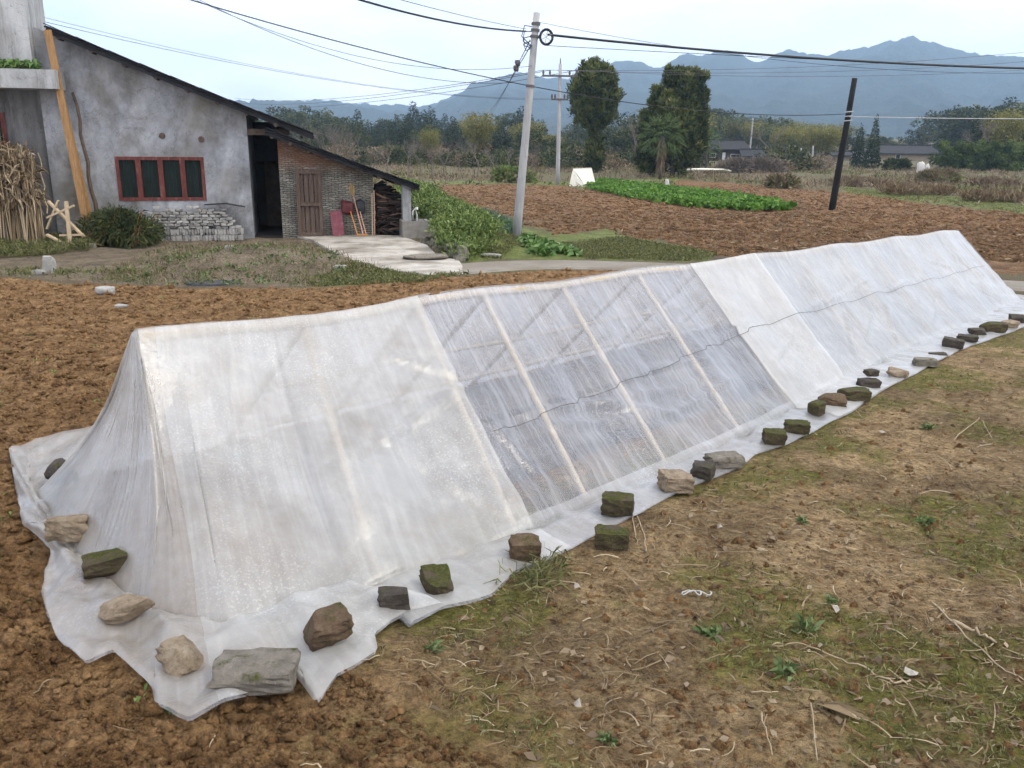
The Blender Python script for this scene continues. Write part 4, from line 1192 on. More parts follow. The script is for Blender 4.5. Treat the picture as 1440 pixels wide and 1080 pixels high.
lean_board(136, 305, 104, 130, .05, 0, TIMBER, 'log_pole', 'dark knotty pole leaning on the plaster right of the boards', 'pole', -.5, -.06, True)
lean_board(66, 300, 55, 215, .018, 0, WOOD_P, 'thin_stick', 'thin grey stick standing right of the maize stalks', 'stick', -.6, -.1, True)

# dry maize stalks in two bundles
STALK = mat_leaf('dry_maize', [(0, (.06, .038, .02)), (.4, (.17, .118, .066)), (.75, (.31, .232, .14)), (1, (.46, .37, .25))], .85, .15)
def stalks(u0, u1, vtop, n, label, lean, off=-1.1):
    a0 = W(u0, 330, off)[0]; a1 = W(u1, 330, off)[0]; zt = W((u0 + u1) / 2, vtop, off)[1]
    root = tag(empty('maize_bundle', HW((a0 + a1) / 2, off), HA), label, 'maize stalks')
    half = (a1 - a0) / 2
    parts = []; V_, F_, T_ = [], [], []; cnt = 0
    for i in range(n):
        x0 = rs.uniform(-half, half); y0 = rs.uniform(-.3, .3); h = zt * rs.uniform(.82, 1.02)
        x1 = x0 * .8 + lean + rs.normal() * .1; y1 = y0 + .55 + rs.normal() * .06
        mbt = MB().tube([(x0, y0, 0), ((x0 + x1) / 2 + rs.normal() * .03, (y0 + y1) / 2, h * .5), (x1, y1, h)], [.016, .014, .008], 4, False)
        q = np.array(mbt.v); V_.append(q); F_.append(np.array(mbt.f) + cnt); cnt += len(q); T_.append(np.full(len(q), rs.uniform(.3, 1)))
        nl = 9
        tt = rs.uniform(.3, 1., nl) ** .7
        C = np.stack([x0 + (x1 - x0) * tt, y0 + (y1 - y0) * tt, h * tt], 1)
        D = np.stack([rs.normal(size=nl) * .5, rs.normal(size=nl) * .5 - .2, rs.normal(size=nl) * .7 - .25], 1)
        parts.append(leaves_arrays(C, D, rs.uniform(.2, .5, nl), rs.uniform(.03, .06, nl), rs.uniform(0, 1, nl), .3))
    o = link('stalks', mesh_np('stalks', np.concatenate(V_), np.concatenate(F_), False, {'tint': np.concatenate(T_)}), STALK, root); o['kind'] = 'stuff'
    v_, f_, t_ = merge(parts)
    o = link('dry_leaves', mesh_np('dry_leaves', v_, f_, False, {'tint': t_}), STALK, root); o['kind'] = 'stuff'
stalks(18, 62, 205, 150, 'right bundle of dry maize stalks beside the thin stick', -.15)
stalks(-70, 16, 188, 170, 'left bundle of dry maize stalks under the red window', .05)

# broken trestle of pale laths
tp = HW(*[W(90, 340, -1.5)[0], -1.5])
tr = tag(empty('lath_trestle', tp), 'crossed pale laths of a broken trestle beside the maize stalks', 'trestle')
def lp(u, v, off):
    a, z = W(u, v, off); return HW(a, off, max(z, .0)) - tp
for (u0, v0, u1, v1, o0, o1) in ((68, 283, 118, 333, -1.2, -1.6), (82, 282, 66, 322, -1.3, -1.25), (93, 283, 99, 345, -1.55, -1.75), (66, 306, 104, 289, -1.5, -1.6), (66, 330, 100, 348, -1.5, -1.9), (84, 331, 118, 330, -1.6, -1.65)):
    MB().bar(lp(u0, v0, o0), lp(u1, v1, o1), .085, .045).build('lath', WOOD_P, tr)
# ------------------------------------------------------------------ poles and wires
POLE = mat_noise('concrete_pole', [(.3, (.25, .245, .235)), (.55, (.36, .355, .345)), (.8, (.45, .445, .43))], 2.5, .9, .2, 30, stretch=(2, 2, .4))
DARKP = mat_noise('tarred_wood_pole', [(.3, (.004, .004, .004)), (.6, (.010, .009, .008)), (.85, (.03, .026, .023))], 3, .8, .4, 20, stretch=(5, 5, .5))
STEEL = mat_noise('rusty_steel', [(.3, (.06, .055, .055)), (.7, (.14, .13, .125))], 8, .7)
CABLE = mat_noise('black_cable', [(.3, (.008, .008, .009)), (.7, (.022, .022, .024))], 8, .6)
PALEC = mat_noise('pale_wire', [(.3, (.3, .3, .3)), (.7, (.45, .45, .45))], 8, .5)
CERAM = mat_noise('insulator', [(.3, (.05, .04, .04)), (.7, (.12, .1, .09))], 9, .4)
def zg(p): return float(height(np.array([p[0]]), np.array([p[1]]))[0])
def pole(ub, vb, ut, vt, r0, r1, mat, name, label, cat, Y=None):
    p = G(ub, vb) if Y is None else at(ub, vb, Y)
    top = at(ut, vt, p[1])
    p = p.copy(); p[2] = zg(p) - .3 if Y is None else p[2]
    root = tag(empty(name, p), label, cat)
    k = 6; d = top - p
    MB().tube([d * i / k for i in range(k + 1)], [r0 + (r1 - r0) * i / k for i in range(k + 1)], 14).build('shaft', mat, root, True)
    return root, p, top
mp, mpb, mpt = pole(725, 334, 755, 18, .135, .09, POLE, 'utility_pole', 'nearest pale concrete utility pole, leaning right, with coiled cable at its top', 'utility pole')
def on(px_, v):   # point of the main pole at photo height v
    t = (334 - v) / (334 - 18.); return mpb + (mpt - mpb) * t
for v in (32, 40, 48, 112):
    q = on(0, v) - mpb; t = (mpt - mpb) / np.linalg.norm(mpt - mpb)
    MB().tube([q - t * .035, q + t * .035], .125, 14).build('clamp_band', STEEL, mp)
ring_c = on(0, 50) + np.array([.32, -.12, .02]) - mpb
MB().tube([ring_c + np.array([.17 * math.cos(a), .03 * math.sin(3 * a), .19 * math.sin(a)]) for a in np.linspace(0, 2 * math.pi, 25)], .035, 8).build('cable_coil', CABLE, mp, True)
for a in (0.4, 1.4, 2.5):
    d = np.array([.17 * math.cos(a), 0, .19 * math.sin(a)]); MB().tube([ring_c - d, ring_c + d], .009, 5).build('coil_bracket', PALEC, mp)
for k_ in range(4):
    q = on(0, 36 + 6 * k_) - mpb
    MB().tube([q + np.array([-.1, -.08, 0]), q + np.array([-.3, -.1, .03 - .04 * k_]), q + np.array([-.38 + .05 * k_, -.1, -.25]), q + np.array([-.1, -.12, -.5 + .1 * k_])], .014, 5).build('cable_loop', CABLE, mp, True)
sp_, spb, spt = pole(784, 260, 788, 90, .15, .10, POLE, 'utility_pole', 'farther concrete utility pole with two crossarms, left of the egg-shaped tree', 'utility pole')
for v, w_ in ((107, 1.15), (140, .55)):
    q = at(787, v, spb[1]) - spb
    MB().bar(q + np.array([-w_, -.14, 0]), q + np.array([w_, -.14, 0]), .09, .12).build('crossarm', STEEL, sp_)
    for s in (-.92, -.55, .92, .55):
        MB().tube([q + np.array([s * w_, -.14, .05]), q + np.array([s * w_, -.14, .16]), q + np.array([s * w_, -.14, .32])], [.03, .075, .05], 8).build('insulator', CERAM, sp_)
q = spt - spb; MB().tube([q, q + np.array([0, 0, .35])], [.05, .03], 6).build('insulator', CERAM, sp_)
bp, bpb, bpt = pole(1169, 295, 1202, 110, .15, .11, DARKP, 'wooden_pole', 'black tarred pole leaning right in the ploughed field', 'pole')
q = at(1192, 165, bpb[1]) - bpb
for k_ in range(3): MB().tube([q + np.array([-.16, -.1, -.15 + .18 * k_]), q + np.array([.16, -.16, -.12 + .18 * k_])], .025, 6).build('wire_clamp', PALEC, bp)
fp, fpb, fpt = pole(1053, 226, 1059, 166, .17, .12, POLE, 'utility_pole', 'small distant utility pole beside the far dark-roofed house', 'utility pole')
q = at(1059, 170, fpb[1]) - fpb
MB().bar(q + np.array([-1.1, -.15, 0]), q + np.array([1.1, -.15, 0]), .1, .12).build('crossarm', STEEL, fp)
for (u, vb, vt, lb) in ((1125, 235, 208, 'left of two thin pale posts standing in the scrub beside the brush heap'), (1142, 236, 205, 'right of two thin pale posts standing in the scrub beside the brush heap')):
    pole(u, vb, u + 1.5, vt, .1, .09, POLE, 'fence_post', lb, 'post')

def wire(a, b, sag, r, name, label, mat=None, n=40, group='overhead wires'):
    a = np.array(a, float); b = np.array(b, float)
    pts = []
    for i in range(n + 1):
        t = i / n; p = a + (b - a) * t; p[2] -= sag * 4 * t * (1 - t); pts.append(p)
    o = MB().tube(pts, r, 5).build(name, mat or CABLE)
    return tag(o, label, 'wire', group)
m1 = on(0, 42) + np.array([-.25, -.1, 0]); m2 = on(0, 46) + np.array([.35, -.1, 0])
wire(m1, at(300, -72, 14.5), .25, .022, 'overhead_cable', 'thick black cable from the near pole up out of frame to the left')
wire(m1 + np.array([0, -.05, .05]), at(300, -80, 14.5), .1, .007, 'overhead_cable', 'thin wire just above the thick cable left of the near pole')
wire(m2, at(1750, 96, 33), .35, .034, 'overhead_cable', 'thick black cable from the near pole across the hills to the right')
wire(m2 + np.array([0, 0, -.28]), at(1750, 103, 33), .1, .008, 'overhead_cable', 'thin wire sagging just below the thick cable on the right')
wire(on(0, 30) + np.array([0, -.13, 0]), at(1750, 80, 33), .9, .006, 'overhead_cable', 'thinnest wire from the band near the tip of the near pole to the right')
dtop = at(1193, 160, bpb[1])
wire(at(196, -22, 20.), dtop + np.array([0, -.15, 0]), .9, .014, 'overhead_cable', 'long black cable from the upper left past the near pole to the black pole')
wire(at(190, -42, 20.), on(0, 86) + np.array([0, -.13, 0]), .75, .006, 'overhead_cable', 'thin upper strand beside the long cable toward the black pole')
_a = at(196, -22, 20.); _b2 = dtop + np.array([0, -.15, 0]); _t = .36; _q = _a + (_b2 - _a) * _t; _q[2] -= .9 * 4 * _t * (1 - _t)
wire(at(215, -34, 19.), _q, .62, .007, 'overhead_cable', 'slack thin loop of wire hanging below the long cable at the upper left')
wire(dtop + np.array([0, -.15, -.12]), at(1800, 162, 40), .12, .016, 'overhead_cable', 'pale level wire from the black pole to the right edge', PALEC)
q107 = at(787, 106, spb[1])
wire(at(60, 30, 32.), at(783, 140, spb[1]), .7, .009, 'overhead_cable', 'lower of two thin lines from over the shed roof to the farther pole')
wire(at(60, 24, 32.), at(775, 138, spb[1]), .75, .007, 'overhead_cable', 'upper of two thin lines from over the shed roof to the farther pole')
for k_, (s, ul, vl, ur, vr, pos_) in enumerate(((-1.05, 330, 138, 1700, 42, 'uppermost'), (-.62, 330, 144, 1700, 60, 'second'), (1.05, 330, 150, 1700, 75, 'lowest'))):
    h_ = q107 + np.array([s, -.14, .3])
    wire(h_, at(ul, vl, 150), 1.0, .020, 'overhead_cable', pos_ + ' of three faint lines running left from the farther pole crossarm', STEEL)
    wire(h_, at(ur, vr, 70), .9, .012, 'overhead_cable', pos_ + ' of three faint lines running right from the farther pole before the hills', STEEL)
# two drop wires with ball insulators, down to a low pole at the wood's edge
dp, dpb, dpt = pole(686, 222, 688, 158, .13, .1, POLE, 'utility_pole', 'thin pole at the edge of the wood taking two drop wires', 'utility pole')
for k_, s in enumerate((-.12, .12)):
    a = on(0, 62 - 10 * k_) + np.array([-.12, .1, 0]); b = dpt + np.array([s * 2.2, 0, -.1])
    wire(a, b, .3, .014, 'drop_wire', ('left' if k_ == 0 else 'right') + ' of two steep drop wires below the near pole top', group='drop wires')
    p = a + (b - a) * .07
    o = block(.2, .2, .24, .1, 70 + k_, 4, False).build('wire_insulator', CERAM, None, True); o.location = p
    tag(o, ('left' if k_ == 0 else 'right') + ' black ball insulator on the steep drop wires', 'insulator')

# ------------------------------------------------------------------ small tent out in the field
CREAM = mat_noise('cream_sheet', [(.3, (.60, .56, .44)), (.6, (.70, .67, .56)), (.85, (.76, .74, .65))], 2, .8, .3, 6)
c0 = G(809, 262); c1 = G(837, 264); 
w_ = 1.0; x0, x1 = c0[0], c1[0]; y0 = c0[1]
st = tag(empty('small_tent', (c0 + c1) / 2), 'small cream film tent at the end of the green crop row', 'film tent')
h_ = at(812, 236, y0)[2]
mid_ = (c0 + c1) / 2
ra = at(806, 237, y0 + .4) - mid_; rb = at(832, 236, y0 + .4) - mid_
fl_ = at(800, 262, y0) - mid_; fm = at(824, 265, y0 - .6) - mid_; fr2 = at(839, 259, y0 - .2) - mid_
bl_ = fl_ + np.array([.6, 2.0, 0]); br2 = fr2 + np.array([.2, 2.0, 0])
for q in (fl_, fm, fr2, bl_, br2): q[2] = -.02
def quad_sheet(a, b, c, d, n=8, amp=.03):
    mb = MB()
    for i in range(n + 1):
        for j in range(n + 1):
            s, t = i / n, j / n
            p = (a * (1 - s) + b * s) * (1 - t) + (d * (1 - s) + c * s) * t
            w = amp * math.sin(s * 9 + t * 3) * math.sin(math.pi * t)
            mb.v.append((p[0], p[1] - abs(w), p[2] + w))
    for i in range(n):
        for j in range(n):
            k_ = i * (n + 1) + j; mb.f.append((k_, k_ + n + 1, k_ + n + 2, k_ + 1))
    return mb
quad_sheet(fm, fr2, rb, ra).build('near_slope', CREAM, st, True)
quad_sheet(fl_, fm, ra, ra).build('end_sheet', CREAM, st, True)
quad_sheet(bl_, br2, rb, ra).build('far_slope', CREAM, st, True)
MB().tube([ra, rb], .025, 6).build('ridge_pole', BAMBOO, st)
MB().tube([(fl_ + bl_) / 2 * 1., ra], .02, 5).build('pole', BAMBOO, st)

# ------------------------------------------------------------------ foliage materials
L_CYP = mat_leaf('cypress_leaf', [(0, (.012, .018, .005)), (.4, (.07, .09, .024)), (.75, (.135, .15, .042)), (1, (.25, .235, .08))], .7, .15)
L_EVG = mat_leaf('evergreen_leaf', [(0, (.014, .02, .008)), (.45, (.042, .056, .02)), (.8, (.09, .10, .034)), (1, (.17, .16, .055))], .7, .15)
L_CON = mat_leaf('conifer_leaf', [(0, (.010, .018, .008)), (.5, (.028, .044, .019)), (1, (.07, .085, .035))], .7, .12)
L_BAM = mat_leaf('bamboo_leaf', [(0, (.05, .06, .018)), (.4, (.12, .125, .03)), (.8, (.24, .21, .05)), (1, (.36, .30, .08))], .6, .3)
L_BAMG = mat_leaf('green_bamboo_leaf', [(0, (.025, .036, .014)), (.5, (.06, .078, .026)), (1, (.13, .135, .045))], .6, .25)
L_GRN = mat_leaf('weed_leaf', [(0, (.045, .075, .018)), (.5, (.125, .185, .042)), (1, (.28, .33, .11))], .6, .3)
L_CROP = mat_leaf('crop_leaf', [(0, (.04, .10, .012)), (.5, (.09, .20, .022)), (1, (.21, .34, .07))], .5, .3)
L_CAB = mat_leaf('mustard_leaf', [(0, (.055, .12, .025)), (.5, (.12, .22, .05)), (1, (.26, .36, .13))], .5, .3)
L_LEEK = mat_leaf('leek_leaf', [(0, (.04, .085, .05)), (.5, (.08, .14, .085)), (1, (.15, .22, .14))], .5, .25)
L_PALM = mat_leaf('palm_leaf', [(0, (.03, .055, .016)), (.5, (.07, .11, .028)), (1, (.15, .19, .06))], .5, .2)
L_DRY = mat_leaf('dry_stem', [(0, (.09, .062, .038)), (.5, (.18, .13, .082)), (1, (.32, .25, .165))], .85, .1)
L_BARE = mat_leaf('bare_twig', [(0, (.07, .055, .045)), (.5, (.145, .12, .1)), (1, (.26, .225, .19))], .9, 0)
L_RUST = mat_leaf('rusty_leaf', [(0, (.09, .03, .012)), (.5, (.2, .075, .025)), (1, (.32, .15, .05))], .7, .25)
L_STRAW = mat_leaf('straw', [(0, (.075, .046, .023)), (.45, (.155, .108, .058)), (.85, (.28, .21, .125)), (1, (.44, .36, .24))], .8, .1)
L_GRASS = mat_leaf('grass_blade', [(0, (.06, .068, .02)), (.5, (.125, .135, .042)), (1, (.26, .245, .11))], .6, .3)
L_HEDGE = mat_leaf('hedge_leaf', [(0, (.02, .035, .008)), (.5, (.075, .115, .025)), (1, (.18, .22, .06))], .6, .2)
L_WEED = mat_leaf('pale_weed_leaf', [(0, (.05, .075, .025)), (.5, (.11, .155, .05)), (1, (.22, .27, .12))], .6, .3)
TRUNK = mat_noise('bark', [(.3, (.04, .032, .025)), (.6, (.09, .075, .06)), (.85, (.16, .14, .12))], 4, .9, .4, 16, stretch=(4, 4, .6))

def lobe_pts(lobes, n):
    wts = np.array([l[3] * l[4] + l[4] * l[5] + l[3] * l[5] for l in lobes]); wts /= wts.sum()
    k = rs.choice(len(lobes), n, p=wts)
    Lb = np.array([l[:6] for l in lobes])[k]
    d = rs.normal(size=(n, 3)); d /= np.linalg.norm(d, axis=1, keepdims=True)
    lump = 1 + .26 * perlin(d[:, 0] * 2.6 + k * 3.3, d[:, 1] * 2.6 + d[:, 2] * 2.2) + .10 * perlin(d[:, 0] * 6 + k, d[:, 2] * 6 + d[:, 1] * 3)
    r = rs.uniform(.25, 1, n) ** .4 * lump
    return Lb[:, :3] + d * Lb[:, 3:6] * r[:, None], d
def crown_mesh(name, lobes, n, ln, wd, up=.5, droop=.1, tb=.0, clumps=0):
    off = 0.
    if clumps:
        cc, cd = lobe_pts(lobes, clumps)
        md = float(np.mean([min(l[3], l[5]) for l in lobes]))
        kc = rs.randint(0, clumps, n); r_ = md * rs.uniform(.2, .42, clumps)[kc] * (1. if clumps < 300 else .75)
        d = rs.normal(size=(n, 3)); d /= np.linalg.norm(d, axis=1, keepdims=True)
        C = cc[kc] + d * (r_ * rs.uniform(.2, 1, n) ** .5)[:, None] * np.array([1, 1, 1.25])
        off = rs.normal(size=clumps)[kc] * .16 + .22 * d[:, 2]  # leaves lighten toward clump tops: light from above put into the tint
        d = d * .6 + cd[kc] * .6
    else:
        C, d = lobe_pts(lobes, n)
    D = d * (1 - up) + np.array([0, 0, up]) + rs.normal(size=(n, 3)) * .35
    clump = fbm(C[:, 0] * 1.1 + C[:, 1] * .5, C[:, 2] * 1.1 + C[:, 1] * .6, .9, 2) * .45
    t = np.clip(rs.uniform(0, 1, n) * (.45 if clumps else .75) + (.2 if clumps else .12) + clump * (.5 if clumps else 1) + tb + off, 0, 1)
    v, f, tt = leaves_arrays(C, D, ln * rs.uniform(.6, 1.3, n), wd * rs.uniform(.6, 1.3, n), t, droop)
    return mesh_np(name, v, f, False, {'tint': tt})
def trunk_mesh(h, r, limbs=5, spread=1.2, low=.35):
    mb = MB(); k = 6
    pts = [(r * .5 * math.sin(i * 1.3), r * .5 * math.cos(i * 1.7), h * i / k) for i in range(k + 1)]
    mb.tube(pts, [r * (1.15 - .85 * i / k) for i in range(k + 1)], 8)
    for j in range(limbs):
        z = h * rnd.uniform(low, .85); a = rnd.uniform(0, 6.28); l_ = spread * rnd.uniform(.6, 1.1)
        mb.tube([(0, 0, z), (l_ * .5 * math.cos(a), l_ * .5 * math.sin(a), z + l_ * .35), (l_ * math.cos(a), l_ * math.sin(a), z + l_ * .8)], [r * .4, r * .28, r * .08], 5)
    return mb.mesh('trunk', True)

# ---- two clipped cypresses traced as lobes
def px_lobes(ub, vb, lobes):
    base = G(ub, vb); sc_ = base[1] / (ray(ub, vb)[1]) / F
    out = []
    for (u, v, ru, rv, dy) in lobes:
        p = at(u, v, base[1]) - base
        out.append((p[0], dy, p[2], ru * sc_, ru * sc_ * .95, rv * sc_))
    return base, out, sc_
def big_tree(name, label, ub, vb, lobes, n, ln, wd, mat, hpx, r=.2, up=.6):
    base, lb, sc_ = px_lobes(ub, vb, lobes)
    base[2] = zg(base)
    root = tag(empty(name, base), label, 'tree')
    link('trunk', trunk_mesh(hpx * sc_ * .85, r, 6, 1.0), TRUNK, root)
    link('crown', crown_mesh('crown', lb, n, ln, wd, up, clumps=520), mat, root)
    link('crown', crown_mesh('crown', [tuple(l[:3]) + tuple(c_ * .86 for c_ in l[3:]) for l in lb], n // 2, ln, wd, up, tb=-.2), mat, root)  # inner fill, tinted darker for the shade within the crown
    return root
big_tree('cypress_tree', 'dark egg-crowned cypress with a narrow leafy column below its crown', 836, 243,
         [(836, 130, 32, 38, 0), (836, 116, 27, 26, 0), (822, 140, 20, 34, -.3), (851, 138, 20, 34, .2), (836, 160, 22, 24, 0), (836, 205, 11, 34, 0), (836, 222, 12, 19, 0)], 30000, .42, .12, L_CYP, 150, .18, .7)
big_tree('cypress_tree', 'broad irregular dark cypress behind the tall palm, with bulging crown', 945, 249,
         [(960, 122, 24, 28, .5), (944, 112, 12, 15, .3), (986, 113, 10, 14, .5), (988, 136, 9, 14, .5), (966, 150, 24, 22, .6), (925, 144, 10, 20, 0), (945, 180, 28, 38, -.5), (962, 195, 24, 38, .4), (932, 200, 16, 26, -.6), (956, 222, 17, 24, .3), (940, 160, 17, 26, -.6), (918, 205, 15, 30, .4), (912, 180, 13, 22, .2), (905, 225, 11, 20, .8), (985, 170, 14, 30, .6), (980, 205, 13, 24, .5), (925, 232, 16, 18, .8)], 44000, .42, .12, L_CYP, 150, .22, .65)
# ---- palms
def palm(ub, vb, vt, label, nf=34, fr=1.25, skirt=True):
    base = G(ub, vb); base[2] = zg(base); top = at(ub + 2, vt, base[1])[2] - base[2]
    root = tag(empty('fan_palm', base), label, 'palm')
    MB().tube([(.03 * math.sin(i), 0, top * i / 8) for i in range(9)], [.14 + .03 * (i % 2) for i in range(9)], 9).build('trunk', TRUNK, root, True)
    parts = []; st_ = MB()
    for i in range(nf):
        a = i * 2.4; el = math.radians(75 - 125 * (i / nf))
        d = np.array([math.cos(a) * math.cos(el), math.sin(a) * math.cos(el), math.sin(el)])
        p0 = np.array([0, 0, top]); p1 = p0 + d * fr * .65
        st_.tube([p0, p1], [.018, .012], 4)
        m_ = 15
        side = np.cross(d, [0, 0, 1]); side /= np.linalg.norm(side) + 1e-6
        up_ = np.cross(side, d)
        an = np.linspace(-1.35, 1.35, m_)
        D = d[None] * np.cos(an)[:, None] + side[None] * np.sin(an)[:, None] - np.array([0, 0, .12])
        parts.append(leaves_arrays(np.repeat(p1[None], m_, 0), D, fr * .55 * (1 - .15 * np.abs(an)), .055, np.clip(rs.uniform(.2, 1, m_) - .3 * (i / nf), 0, 1), .22))
    st_.build('leaf_stalks', L_PALM, root)
    v, f, t = merge(parts); link('fronds', mesh_np('fronds', v, f, False, {'tint': t}), L_PALM, root)
    if skirt:
        n = 260; a = rs.uniform(0, 6.28, n); z = top * rs.uniform(.25, .95, n)
        C = np.stack([.14 * np.cos(a), .14 * np.sin(a), z], 1); D = np.stack([np.cos(a) * .4, np.sin(a) * .4, -np.ones(n)], 1)
        v, f, t = leaves_arrays(C, D, rs.uniform(.5, .95, n), .05, rs.uniform(0, .8, n), .1)
        link('dead_leaves', mesh_np('dead_leaves', v, f, False, {'tint': t}), L_DRY, root)
palm(928, 252, 192, 'tall fan palm with shaggy trunk before the broad cypress', 30, 1.9)
palm(992, 240, 202, 'smaller fan palm standing right of the broad cypress', 26, 1.7, False)

# ------------------------------------------------------------------ wood behind the fields
def proto_evergreen(h, w, sd, mat, n=2600, ln=.5):
    lb = []
    for i in range(9):
        a = rnd.uniform(0, 6.28); rr_ = w * rnd.uniform(.0, .5); z = h * rnd.uniform(.28, .82)
        s = w * rnd.uniform(.3, .48)
        lb.append((rr_ * math.cos(a), rr_ * math.sin(a), z, s, s, s * rnd.uniform(.7, 1.1)))
    lb.append((0, 0, h * .86, w * .25, w * .25, h * .14))
    return trunk_mesh(h * .8, h * .018, 6, w * .4), crown_mesh('crown', lb, n, ln, ln * .45, .3, clumps=70)
def proto_conifer(h, w, n=2600):
    lb = [(0.05 * math.sin(i * 2), .05 * math.cos(i * 3), h * (.1 + .88 * i / 9), w * (.5 * (1 - (i / 9.6)) + .03), w * (.5 * (1 - (i / 9.6)) + .03), h * .075) for i in range(10)]
    return trunk_mesh(h * .95, h * .016, 0), crown_mesh('crown', lb, n, .55, .2, .1, .25)
def proto_bamboo(h, w, n=3600):
    parts = []; cu = MB()
    for i in range(16):
        a = rnd.uniform(0, 6.28); bx, by = w * .18 * math.cos(a), w * .18 * math.sin(a)
        tx, ty = w * rnd.uniform(.2, .55) * math.cos(a + .4), w * rnd.uniform(.2, .55) * math.sin(a + .4); hh_ = h * rnd.uniform(.7, 1)
        P3 = [np.array([bx + (tx - bx) * t ** 2, by + (ty - by) * t ** 2, hh_ * (1 - (1 - t) ** 1.6)]) for t in np.linspace(0, 1, 7)]
        cu.tube(P3, [.05 - .006 * j for j in range(7)], 5)
        m_ = n // 16
        t = rs.uniform(.25, 1, m_); P_ = np.array([[np.interp(q, np.linspace(0, 1, 7), [p[c] for p in P3]) for c in range(3)] for q in t])
        C = P_ + rs.normal(size=(m_, 3)) * np.array([.45, .45, .25]) * (w / 3.2)
        D = rs.normal(size=(m_, 3)) * .7 + np.array([.2 * math.cos(a), .2 * math.sin(a), -.35])
        parts.append(leaves_arrays(C, D, rs.uniform(.3, .6, m_), .13, np.clip(rs.uniform(0, 1, m_) * .7 + .3 * t, 0, 1), .2))
    v, f, t = merge(parts)
    return cu.mesh('trunk', True), mesh_np('crown', v, f, False, {'tint': t})
def proto_bare(h, w, seed, depth=5):
    r_ = random.Random(seed); mb = MB()
    def br_(p, d, l, r, k):
        q = p + d * l; m_ = p + d * l * .5 + Vector((r_.gauss(0, .05), r_.gauss(0, .05), 0)) * l
        mb.tube([p, m_, q], [r, r * .8, r * .6], 4 if k > 1 else 6, False)
        if k >= depth: return
        for j in range(r_.choice((2, 3, 3))):
            nd = (d + Vector((r_.gauss(0, .5), r_.gauss(0, .5), r_.uniform(-.05, .45)))).normalized()
            br_(p + d * l * r_.uniform(.55, 1), nd, l * r_.uniform(.6, .85), r * .58, k + 1)
    br_(Vector((0, 0, 0)), Vector((0, 0, 1)), h * .28, h * .014, 0)
    me = mb.mesh('branches')
    at_ = me.attributes.new('tint', 'FLOAT', 'POINT'); at_.data.foreach_set('value', np.clip(rs.normal(.5, .2, len(me.vertices)), 0, 1).astype(np.float32))
    return me
def proto_shrub(h, w, mat, n=900, ln=.3):
    lb = [(w * rnd.uniform(-.3, .3), w * rnd.uniform(-.3, .3), h * rnd.uniform(.25, .6), w * .32, w * .32, h * .35) for _ in range(6)]
    return crown_mesh('foliage', lb, n, ln, ln * .5, .3)
PR = {'ever': [proto_evergreen(9, 6.5, i, L_EVG) for i in range(4)], 'con': [proto_conifer(10, 4.6) for i in range(3)], 'bam': [proto_bamboo(8, 5.5) for i in range(3)], 'bare': [proto_bare(8, 4, 40 + i) for i in range(4)]}
PH = {'ever': 9.2, 'con': 10.2, 'bam': 8.0, 'bare': 8.5}
tl = [(340, 158), (400, 150), (440, 148), (480, 152), (520, 164), (560, 152), (590, 146), (615, 156), (660, 162), (700, 160), (735, 150), (765, 160), (800, 170), (860, 155), (890, 138), (910, 150), (1000, 152), (1040, 158), (1090, 162), (1130, 168), (1160, 172), (1200, 180), (1250, 188), (1275, 180), (1300, 158), (1330, 148), (1360, 146), (1400, 140), (1440, 142), (1500, 140)]
tlx = [p[0] for p in tl]; tly = [p[1] for p in tl]
def put(kind, u, Y, vt, mat=None, label='', group='', name='', sx=1.):
    b = at(u, 210, Y); b[2] = zg(b)
    top = at(u, vt, Y)[2] - b[2]
    k = max(.25, top / PH[kind])
    root = tag(empty(name, b, rnd.uniform(0, 6.28)), label, 'tree', group)
    wsc = k * sx
    root.scale = (wsc, wsc, k)
    pr = rnd.choice(PR[kind])
    if kind == 'bare':
        link('branches', pr, L_BARE, root)
    else:
        m_ = mat or {'ever': L_EVG, 'con': L_CON, 'bam': L_BAM}[kind]
        link('trunk', pr[0], TRUNK, root)
        key = (pr[1].name, m_.name)
        if key not in MCOPY:
            mm = pr[1].copy(); mm.materials.clear(); mm.materials.append(m_); MCOPY[key] = mm
        link('crown', MCOPY[key], m_, root)
    return root
MCOPY = {}
PLACES = [(420, 'just right of the shed roof'), (520, 'behind the bare saplings'), (580, 'above the lean-to roof end'), (640, 'right of the lean-to roof'), (715, 'left of the near pole'), (790, 'between the two concrete poles'), (880, 'behind the egg-crowned cypress'), (920, 'between the two cypresses'), (985, 'behind the broad cypress'), (1050, 'behind the dark timber farmhouse'), (1110, 'right of the distant pole'), (1180, 'left of the black pole'), (1240, 'behind the white house'), (1300, 'behind the long tiled house'), (1370, 'on the knoll above the hedge'), (9999, 'at the right edge above the hedge')]
def place(u): return next(p for l_, p in PLACES if u < l_)
def zone_kind(u):
    r = rnd.random()
    if u < 500: return 'bare' if r < .38 else 'ever'
    if u < 640: return 'con' if r < .6 else ('ever' if r < .88 else 'bare')
    if u < 780: return 'con' if r < .45 else ('ever' if r < .68 else ('bare' if r < .92 else 'bam'))
    if u < 920: return 'ever' if r < .75 else 'bare'
    if u < 1170: return 'bamg' if r < .42 else ('bam' if r < .68 else ('bare' if r < .82 else 'ever'))
    if u < 1285: return 'bam' if r < .3 else 'ever'
    return 'con' if r < .45 else ('ever' if r < .75 else ('bare' if r < .87 else 'bam'))
LBL = {'ever': 'dark round-crowned evergreen in the far wood', 'con': 'pointed conifer in the far wood', 'bare': 'leafless grey tree in the far wood', 'bam': 'yellowish bamboo clump in the far wood', 'bamg': 'olive bamboo clump in the far wood'}
NMK = {'ever': 'evergreen_tree', 'con': 'conifer_tree', 'bare': 'bare_tree', 'bam': 'bamboo_clump', 'bamg': 'bamboo_clump'}
